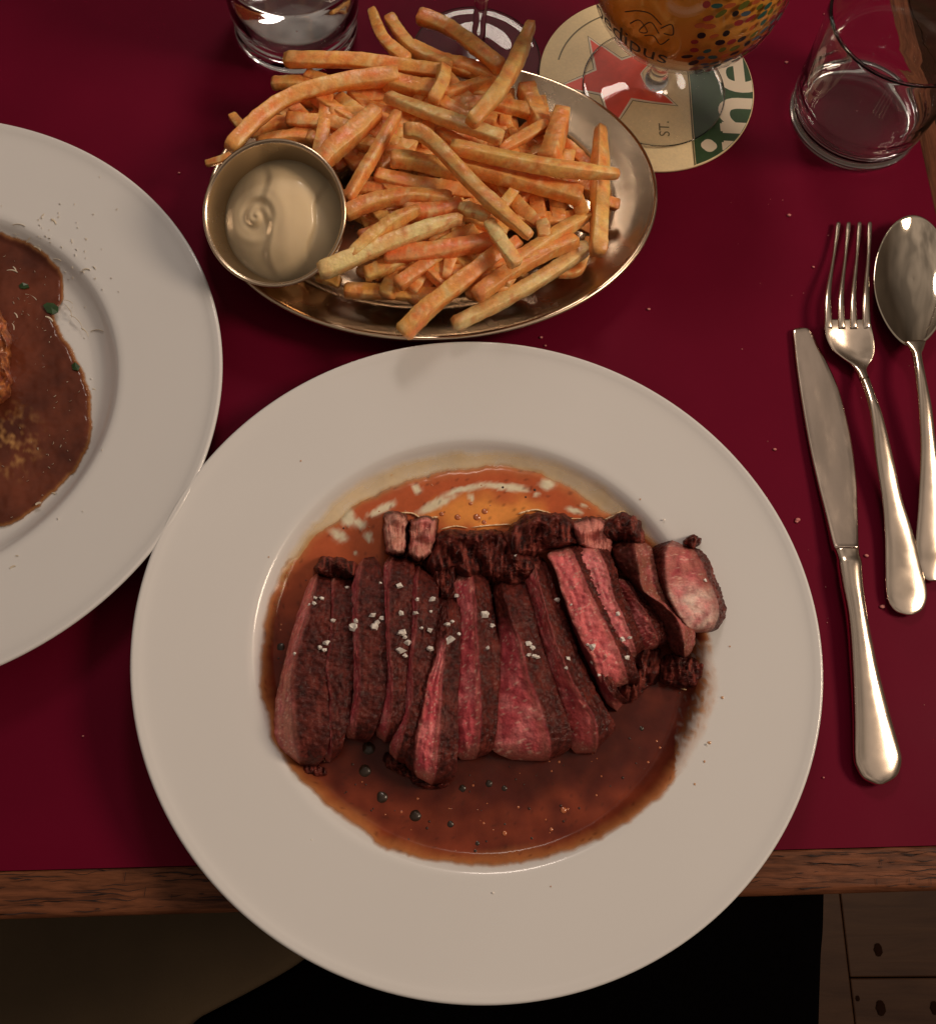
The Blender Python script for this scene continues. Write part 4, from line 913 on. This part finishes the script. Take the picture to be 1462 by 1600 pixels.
def put_text(name, body, size, centre, rot, z, m, sxy=(1, 1), clip=None, bold=0):
    me = text_mesh(body, size); bm = bmesh.new(); bm.from_mesh(me)
    if bold:
        geo = bm.verts[:] + bm.edges[:] + bm.faces[:]
        src = [v.co.copy() for v in bm.verts]
        for dx, dy in ((bold, 0), (-bold, 0), (0, bold), (0, -bold)):
            d = bmesh.ops.duplicate(bm, geom=geo); vs2 = [g for g in d['geom'] if isinstance(g, bmesh.types.BMVert)]
            for v in vs2: v.co += Vector((dx, dy, (dx + 2 * dy) * .02))
    for v in bm.verts:
        x, y = v.co.x * sxy[0], v.co.y * sxy[1]
        v.co = Vector((centre[0] - CC.x + x * math.cos(rot) - y * math.sin(rot), centre[1] - CC.y + x * math.sin(rot) + y * math.cos(rot), z + v.co.z))
    if clip:
        for k in range(48):
            a = 2 * PI * k / 48; nrm = Vector((math.cos(a), math.sin(a), 0)); bmesh.ops.bisect_plane(bm, geom=bm.verts[:] + bm.edges[:] + bm.faces[:], plane_co=nrm * clip, plane_no=nrm, clear_outer=True)
    for f in bm.faces:
        f.normal_update()
        if f.normal.z < 0: f.normal_flip()
    me2 = bpy.data.meshes.new(name); bm.to_mesh(me2); bm.free(); me2.materials.append(m); o = bpy.data.objects.new(name, me2); C.objects.link(o); o.parent = cs; return o
put_text('lettering', 'ine', .064, (px2(1142, 170)[0] + .003, px2(1142, 160)[1] - .0015), R(90), Z2, M['white_ink'], clip=CR - .0009, bold=.0012, sxy=(.95, 1))
put_text('small_lettering', 'ST.', .0085, px2(1037, 203), R(90), Z1, M['grey_ink'])
put_text('small_lettering', '1873', .0075, px2(975, 70), R(-38), Z1, M['grey_ink'])
o = flat('short_line', [[px2(966, 182), px2(968, 183), px2(986, 164), px2(984, 163)]], Z1, M['grey_ink'])

# ------------------------------------------------------------------ glasses
def glass_obj(name, prof, c, par, m=None, n=128, ribs=None):
    V, Fc = lathe(prof, c, n)
    if ribs:
        for v in V:
            d = Vector((v.x - c[0], v.y - c[1])); 
            k = ribs(d.length, v.z - c[2], math.atan2(d.y, d.x)); v.x = c[0] + d.x * k; v.y = c[1] + d.y * k
    o = build(name, V, Fc, m or M['glass'], par); return o
# goblet of beer on the coaster
GC = K(1021, 137, .004); gz = CZ + .0005
gb = empty('beer_goblet', (GC.x, GC.y, gz), 'footed goblet of amber beer with confetti print, standing on the coaster', 'goblet')
bowl_out = [(.0052, .030), (.0085, .0345), (.0180, .0385), (.0300, .0455), (.0410, .0560), (.0475, .0690), (.0500, .0840), (.0490, .1000), (.0455, .1180), (.0420, .1330), (.0400, .1450)]
pr = smoothprof([(.0004, 0), (.020, .0002), (.0380, .0004), (.0404, .0010), (.0408, .0018), (.0400, .0024), (.030, .0030), (.016, .0048), (.0080, .0085), (.0052, .014), (.0048, .022)] + bowl_out + [(.0394, .1454), (.0388, .1448)] + [(r - .0014, z + .0006) for r, z in reversed(bowl_out[3:])] + [(.0165, .0412), (.0080, .0385), (.0004, .0378)], 5)
ns_ = next(i for i, p in enumerate(pr) if p[1] > .0335)
cut = [p for p in pr[:ns_]]; glass_obj('stem', cut + [(.0004, cut[-1][1])], (GC.x, GC.y, gz), gb)
tg = bpy.data.materials.new('thin_glass'); tg.use_nodes = True; t_ = tg.node_tree; t_.nodes.remove(t_.nodes['Principled BSDF'])
a_ = t_.nodes.new('ShaderNodeBsdfTransparent'); b_ = t_.nodes.new('ShaderNodeBsdfGlossy'); b_.inputs['Roughness'].default_value = .02; lw_ = t_.nodes.new('ShaderNodeLayerWeight'); pw_ = t_.nodes.new('ShaderNodeMath'); pw_.operation = 'POWER'; pw_.inputs[1].default_value = 4; t_.links.new(lw_.outputs['Facing'], pw_.inputs[0])
f_ = t_.nodes.new('ShaderNodeMapRange'); f_.inputs[3].default_value = .035; f_.inputs[4].default_value = .65; t_.links.new(pw_.outputs[0], f_.inputs[0]); x_ = t_.nodes.new('ShaderNodeMixShader')
for p_, q_ in ((f_.outputs[0], x_.inputs[0]), (a_.outputs[0], x_.inputs[1]), (b_.outputs[0], x_.inputs[2]), (x_.outputs[0], t_.nodes['Material Output'].inputs[0])): t_.links.new(p_, q_)
M['thin'] = tg
glass_obj('bowl', [(.0004, .0342)] + pr[ns_:], (GC.x, GC.y, gz), gb, M['thin'])
M['beer'] = mat('amber_beer', (.95, .42, .07, 1), rough=.02, trans=.12, ior=1.33, sss=.0)
M['beer'].node_tree.nodes['Principled BSDF'].inputs['Base Color'].default_value = (1, .74, .42, 1)
bi = [(.0004, .0386), (.0078, .0392), (.0162, .0420)] + [(r - .0017, z + .0007) for r, z in bowl_out[3:9]] + [(.0478, .100)]
pr2 = smoothprof(bi[:-1], 5) + [(.0434, .1195), (.0004, .1195)]
glass_obj('beer', pr2, (GC.x, GC.y, gz), gb, M['beer'])
def bowl_r(z):
    for (r0, z0), (r1, z1) in zip(BP, BP[1:]):
        if z0 <= z <= z1: return r0 + (r1 - r0) * (z - z0) / max(1e-9, z1 - z0)
    return BP[-1][0]
BP = smoothprof(bowl_out, 5)
# arc length table
AL = [0]
for (r0, z0), (r1, z1) in zip(BP, BP[1:]): AL.append(AL[-1] + math.hypot(r1 - r0, z1 - z0))
def on_bowl(az, s, lift=.00035):
    s = max(0, min(AL[-1] - 1e-6, s)); k = max(i for i in range(len(AL)) if AL[i] <= s); k = min(k, len(AL) - 2)
    t = (s - AL[k]) / (AL[k + 1] - AL[k]); r = BP[k][0] + (BP[k + 1][0] - BP[k][0]) * t; z = BP[k][1] + (BP[k + 1][1] - BP[k][1]) * t
    tr, tz = BP[k + 1][0] - BP[k][0], BP[k + 1][1] - BP[k][1]; l = math.hypot(tr, tz); nr_, nz_ = tz / l, -tr / l
    r += nr_ * lift; z += nz_ * lift
    return Vector((GC.x + r * math.cos(az), GC.y + r * math.sin(az), gz + z))
inks = [mat('print_' + nm, c, rough=.35) for nm, c in (('black', (.01, .01, .012, 1)), ('slate_blue', (.06, .10, .14, 1)), ('olive', (.12, .13, .02, 1)), ('dark_red', (.30, .03, .03, 1)), ('teal', (.02, .10, .09, 1)), ('rust', (.45, .10, .03, 1)))]
# name: wrapped along a latitude of the bowl, reading left to right from the diner's side
me = text_mesh('oedipus', .0150)
V = []; 
TA, TS = R(226), .062
for v in me.vertices: V.append(on_bowl(TA + v.co.x / .046, TS + v.co.y * 1.0))
Fc = [tuple(p.vertices) for p in me.polygons]; build('lettering', V, Fc, inks[0], gb, smooth=False, recalc=False)
# line drawing above the word
def ribbon(pts, wd):
    P = resample(pts, 30); V = []; 
    for i in range(30):
        a = P[max(0, i - 1)]; b = P[min(29, i + 1)]; dx, dy = b[0] - a[0], b[1] - a[1]; l = math.hypot(dx, dy) + 1e-9; nx_, ny_ = -dy / l * wd / 2, dx / l * wd / 2
        for s in (1, -1): V.append(on_bowl(TA + (P[i][0] + s * nx_) / .046, TS + P[i][1] + s * ny_))
    return V, [(2 * i, 2 * i + 2, 2 * i + 3, 2 * i + 1) for i in range(29)]
V, Fc = merge([ribbon([(.002, .012), (.006, .017), (.011, .013), (.007, .011), (.011, .019), (.016, .015)], .0006), ribbon([(.010, .010), (.014, .0125), (.018, .009), (.021, .014)], .0006), ribbon([(-.002, .016), (.004, .021), (.010, .023), (.016, .020)], .0006), ribbon([(.016, .018), (.020, .022), (.022, .017), (.018, .016)], .0006)])
build('line_drawing', V, Fc, inks[0], gb, smooth=False)
V = []; Fc = []; mi = []; dr = random.Random(4)
for row in range(12):
    s = .0470 + row * .0050
    for q in range(46):
        az = R(258) + q * .125 + (row % 2) * .0625 + dr.gauss(0, .012); 
        if az > R(258) + 4.2 or dr.random() < .08: continue
        lo = R(262) + max(0, (row - 8)) * .02 + (.30 if row < 3 else 0) * (3 - row) / 3
        if az < lo: continue
        ss = s + dr.gauss(0, .0006); a = dr.uniform(.0016, .0030); b = dr.uniform(.0011, .0019); rot = dr.gauss(.25, .3); n = 9; base = len(V)
        for k in range(n):
            t = 2 * PI * k / n; u = a * math.cos(t); v = b * math.sin(t); V.append(on_bowl(az + (u * math.cos(rot) - v * math.sin(rot)) / .046, ss + u * math.sin(rot) + v * math.cos(rot)))
        Fc.append(tuple(range(base, base + n))); mi.append(dr.choice([0, 1, 1, 2, 3, 3, 4, 5, 5]))
o = build('confetti_print', V, Fc, inks, gb, smooth=False, midx=mi); o['kind'] = 'stuff'

# wine glass (foot and stem in view)
WC = K(744, 88, .002)
wg = empty('wine_glass', (WC.x, WC.y, .0005), 'stemmed wine glass behind the fries, only its foot and stem in view', 'wine glass')
pr = smoothprof([(.0004, 0), (.015, .0002), (.0345, .0003), (.0362, .0009), (.0364, .0015), (.0355, .0020), (.022, .0026), (.012, .0042), (.0062, .0080), (.0042, .014), (.0037, .03), (.0036, .06), (.0042, .078), (.009, .086), (.022, .094), (.034, .110), (.040, .135), (.039, .165), (.033, .195), (.0318, .1955), (.0378, .165), (.0388, .135), (.0328, .111), (.0210, .0955), (.0080, .0885), (.0004, .0875)], 5)
glass_obj('glass', pr, (WC.x, WC.y, .0005), wg)
# water glass at the back left
TC = K(463, 40, .002)
tw = empty('water_glass', (TC.x, TC.y, .0005), 'thick bottomed water glass at the top edge, left of the wine glass', 'glass')
def tumbler(rb, rt, h, wall=.0016, floor=.009):
    return smoothprof([(.0004, .0012), (rb - .008, .0010), (rb - .003, .0002), (rb - .0006, .0010), (rb + .0004, .0034), (rb + .0002, .0060), (rb - .0006, .0088), (rb + .0002, .0115), (rb + .001, .016), (rb + (rt - rb) * .5, h * .55), (rt, h - .001), (rt - .0005, h), (rt - wall + .0002, h), (rt - wall, h - .0012), (rb + (rt - rb) * .5 - wall, h * .55), (rb - wall + .0002, .018), (rb - .0040, floor + .0035), (rb - .012, floor), (.0004, floor - .0006)], 6)
glass_obj('glass', tumbler(.0345, .041, .078, floor=.012), (TC.x, TC.y, .0005), tw, ribs=lambda r, z, a: 1 + .006 * math.sin(z * 900) * (1 if z < .03 else 0) + .003 * math.sin(a * 3 + z * 80) * (1 if z > .003 else 0))
M['water'] = mat('water', (1, 1, 1, 1), rough=0, trans=1, ior=1.33)
pr = smoothprof([(.0004, .0128), (.0225, .0134), (.0298, .0175), (.0335, .026), (.0352, .040)], 5) + [(.0353, .045), (.0004, .045)]
glass_obj('water', pr, (TC.x, TC.y, .0005), tw, M['water'])
# empty tumbler at the right
RC = K(1333, 182, .003)
tr_ = empty('tumbler', (RC.x, RC.y, .0005), 'empty clear tumbler with faint ripples in the top right corner', 'glass')
glass_obj('glass', tumbler(.0372, .0415, .070, floor=.008), (RC.x, RC.y, .0005), tr_, ribs=lambda r, z, a: 1 + .010 * math.sin(z * 620) * math.exp(-((z - .016) / .014) ** 2) * (1 if z > .004 else 0) + .0022 * math.sin(a * 40) * math.exp(-((z - .02) / .012) ** 2))

# ------------------------------------------------------------------ cutlery
def loft(stations, n=None, ns=18, sq=2.6, z_fn=None):
    """stations: (xL,yL,xR,yR, zc, thick, dish): left/right edge pixels; dish lowers the middle"""
    n = n or 60; S_ = resample([tuple(s) for s in stations], n)
    V = []; 
    for s in S_:
        a = K(s[0], s[1], s[4]); b = K(s[2], s[3], s[4]); c = (a + b) / 2; h = (b - a) / 2
        for q in range(ns):
            t = 2 * PI * q / ns; ca, sa = math.cos(t), math.sin(t); rr = (abs(ca) ** sq + abs(sa) ** sq) ** (-1 / sq)
            u = ca * rr; v = sa * rr * s[5] / 2
            V.append(c + h * u + Vector((0, 0, v + s[6] * (u * u - .5))))
    Fc = [(i * ns + q, i * ns + (q + 1) % ns, (i + 1) * ns + (q + 1) % ns, (i + 1) * ns + q)[::-1] for i in range(n - 1) for q in range(ns)]
    Fc.append(tuple(range(ns))); Fc.append(tuple((n - 1) * ns + q for q in range(ns))[::-1])
    return V, Fc
kn = empty('table_knife', K(1340, 860, 0), 'steel table knife with smeared blade, nearest the plate', 'knife')
V, Fc = loft([(1240, 514, 1250, 512, .0022, .0012, 0), (1238, 519, 1264, 515, .0022, .0016, 0), (1240, 540, 1277, 540, .0022, .0018, 0), (1243, 570, 1292, 570, .0023, .0020, 0), (1250, 620, 1311, 615, .0025, .0020, 0), (1262, 690, 1328, 685, .0028, .0022, 0), (1275, 750, 1336, 745, .0032, .0024, 0), (1287, 800, 1338, 800, .0038, .0030, 0), (1298, 850, 1339, 850, .0045, .0042, 0), (1301, 859, 1340, 858, .0048, .0050, 0)], 80, sq=7, ns=32)
M['blade'] = mat('smeared_blade_steel', (.80, .67, .56, 1), rough=.17, metal=1, noise_amt=.16, nscale=26, bump=.15, bscale=50, bdist=.0003, rnoise=.12, stretch=(3, 1, 1))
build('blade', V, Fc, M['blade'], kn)
V, Fc = loft([(1301, 858, 1341, 857, .0052, .0060, 0), (1305, 866, 1341, 864, .0058, .0052, 0), (1307, 876, 1343, 873, .0060, .0058, 0), (1307, 882, 1345, 880, .0060, .0068, 0), (1312, 915, 1347, 912, .0060, .0068, 0), (1321, 965, 1354, 962, .0058, .0066, 0), (1327, 1040, 1369, 1036, .0055, .0064, 0), (1331, 1120, 1388, 1110, .0050, .0060, 0), (1332, 1180, 1405, 1170, .0046, .0056, 0), (1337, 1200, 1408, 1192, .0044, .0054, 0), (1348, 1217, 1400, 1214, .0042, .0048, 0), (1366, 1226, 1380, 1226, .0040, .0030, 0)], 110, sq=2.3, ns=24)
build('handle', V, Fc, M['polished'], kn)
fk = empty('fork', K(1360, 620, 0), 'four tined steel fork lying between the knife and the spoon', 'fork')
tips = [1309, 1325, 1342, 1358]; roots = [(1287, 1298), (1308, 1318), (1327, 1337), (1346, 1358)]
for tx, (ra, rb) in zip(tips, roots):
    mx = [(tx - 2.4, 347, tx + 2.4, 347, .0030, .0010, 0), (tx - 4, 352, tx + 3.5, 352, .0030, .0014, 0), (ra + (tx - ra) * .55, 400, rb + (tx - rb) * .45 + 1, 400, .0045, .0020, 0), (ra + 1, 460, rb - .5, 460, .0085, .0022, 0), (ra, 500, rb + 1, 500, .0088, .0022, 0), (ra, 515, rb + 2, 515, .0078, .0020, 0)]
    V, Fc = loft(mx, 40, sq=3, ns=14); build('tine', V, Fc, M['polished'], fk)
V, Fc = loft([(1287, 500, 1359, 500, .0086, .0018, .0006), (1287, 512, 1360, 512, .0080, .0021, .0014), (1289, 530, 1363, 530, .0066, .0022, .0024), (1298, 548, 1364, 548, .0052, .0024, .0026), (1314, 561, 1361, 562, .0046, .0026, .0020), (1328, 570, 1355, 572, .0048, .0030, .0008), (1336, 580, 1353, 580, .0056, .0034, 0), (1344, 598, 1358, 596, .0074, .0036, 0)], 60, sq=2.8, ns=26)
build('head', V, Fc, M['polished'], fk)
def handle(st): 
    V, Fc = loft(st, 110, sq=2.2, ns=24); return V, Fc
V, Fc = loft([(1342, 592, 1357, 590, .0072, .0036, 0), (1352, 620, 1367, 618, .0098, .0036, 0), (1360, 655, 1379, 652, .0108, .0034, 0), (1368, 720, 1395, 716, .0090, .0032, 0), (1377, 780, 1408, 776, .0066, .0030, 0), (1381, 830, 1424, 826, .0048, .0028, 0), (1382, 880, 1436, 874, .0040, .0028, 0), (1383, 920, 1446, 914, .0036, .0028, 0), (1387, 940, 1447, 936, .0034, .0028, 0), (1398, 955, 1440, 953, .0032, .0024, 0), (1414, 961, 1426, 961, .0032, .0016, 0)], 110, sq=2.1, ns=24)
build('handle', V, Fc, M['polished'], fk)
sp = empty('spoon', K(1430, 560, 0), 'polished steel spoon at the right picture edge beside the fork', 'spoon')
# bowl: dished ellipse
V = []; Fc = []; n, nr = 96, 22
def spoon_rim(a):
    x = math.cos(a); y = math.sin(a); yy = 436 - 100 * y if y > 0 else 436 - 106 * y
    wdt = 61 * (1 - .20 * max(0, -y) ** 2.0) * (1 - .04 * max(0, y)); return 1425 + wdt * x + (0 if y > 0 else -0 * y), yy
for side in (0, 1):
    for j in range(nr + 1):
        t = j / nr
        for i in range(n):
            a = 2 * PI * i / n; x, y = spoon_rim(a); x = 1425 + (x - 1425) * t; y = 436 + (y - 436) * t
            z = .0105 - .0072 * (1 - t ** 2.1) - (.0010 if side else 0) * (1 - .7 * t) - .001 * t
            V.append(K(x, y, z))
W = (nr + 1) * n
for side in (0, 1):
    for j in range(nr):
        for i in range(n):
            i2 = (i + 1) % n; f = (side * W + j * n + i, side * W + (j + 1) * n + i, side * W + (j + 1) * n + i2, side * W + j * n + i2); Fc.append(f if side else f[::-1])
for i in range(n): i2 = (i + 1) % n; Fc.append((nr * n + i, nr * n + i2, W + nr * n + i2, W + nr * n + i))
Fc = [f[::-1] for f in Fc]
build('bowl', V, Fc, M['spoonsteel'], sp)
V, Fc = loft([(1412, 533, 1446, 533, .0112, .0022, 0), (1420, 545, 1442, 546, .0118, .0034, 0), (1424, 556, 1439, 556, .0124, .0040, 0), (1429, 590, 1445, 588, .0136, .0038, 0), (1434, 640, 1455, 638, .0126, .0034, 0), (1437, 700, 1462, 698, .0100, .0032, 0), (1434, 780, 1474, 776, .0066, .0030, 0), (1429, 850, 1482, 848, .0042, .0028, 0), (1429, 880, 1482, 878, .0036, .0028, 0), (1438, 900, 1474, 899, .0033, .0022, 0), (1450, 908, 1464, 908, .0032, .0016, 0)], 110, sq=2.1, ns=24)
build('handle', V, Fc, M['polished'], sp)

# ------------------------------------------------------------------ crumbs
parts = []; kr = random.Random(8)
for px, py, r_ in [(1246, 812, 3), (1244, 815, 2), (1353, 868, 2.5), (1378, 948, 3), (1210, 702, 2), (1270, 417, 1.6), (1232, 336, 2.4), (1013, 483, 2), (845, 527, 2), (852, 540, 1.6), (1297, 780, 1.5), (1286, 1215, 1.3), (280, 270, 1.5), (1140, 640, 0), (1206, 30, 2), (1288, 22, 1.5), (1228, 97, 1.8), (130, 1150, 1.2)]:
    if r_: parts.append(sphere_vf(K(px, py, .0006), r_ / ppm(px, py, 0), 8, 6, sq=(1.4, 1, .6), jit=.4, seed=px))
for _ in range(34):
    px, py = kr.uniform(1120, 1460), kr.uniform(300, 1250); parts.append(sphere_vf(K(px, py, .0002), kr.uniform(.3, .9) / ppm(px, py, 0), 6, 5, sq=(1.3, 1, .6)))
V, Fc = merge(parts); M['crumb'] = mat('pale_crumb', A(160, 90, 80), rough=.6); o = build('crumbs', V, Fc, M['crumb']); tag(o, 'tiny pale crumbs scattered on the burgundy table top', 'crumbs', kind='stuff')
parts = []
for px, py in [(487, 1312), (492, 1332), (462, 1364), (1104, 1163), (770, 1395), (600, 1400), (1037, 812), (905, 640)]:
    parts.append(sphere_vf(K(px, py, .0168), 1.6 / ppm(px, py, .017), 8, 6, sq=(1.2, 1, .6)))
V, Fc = merge(parts); o = build('salt_grains', V, Fc, M['salt']); tag(o, 'few stray grains of salt on the rim of the steak plate', 'salt', kind='stuff')
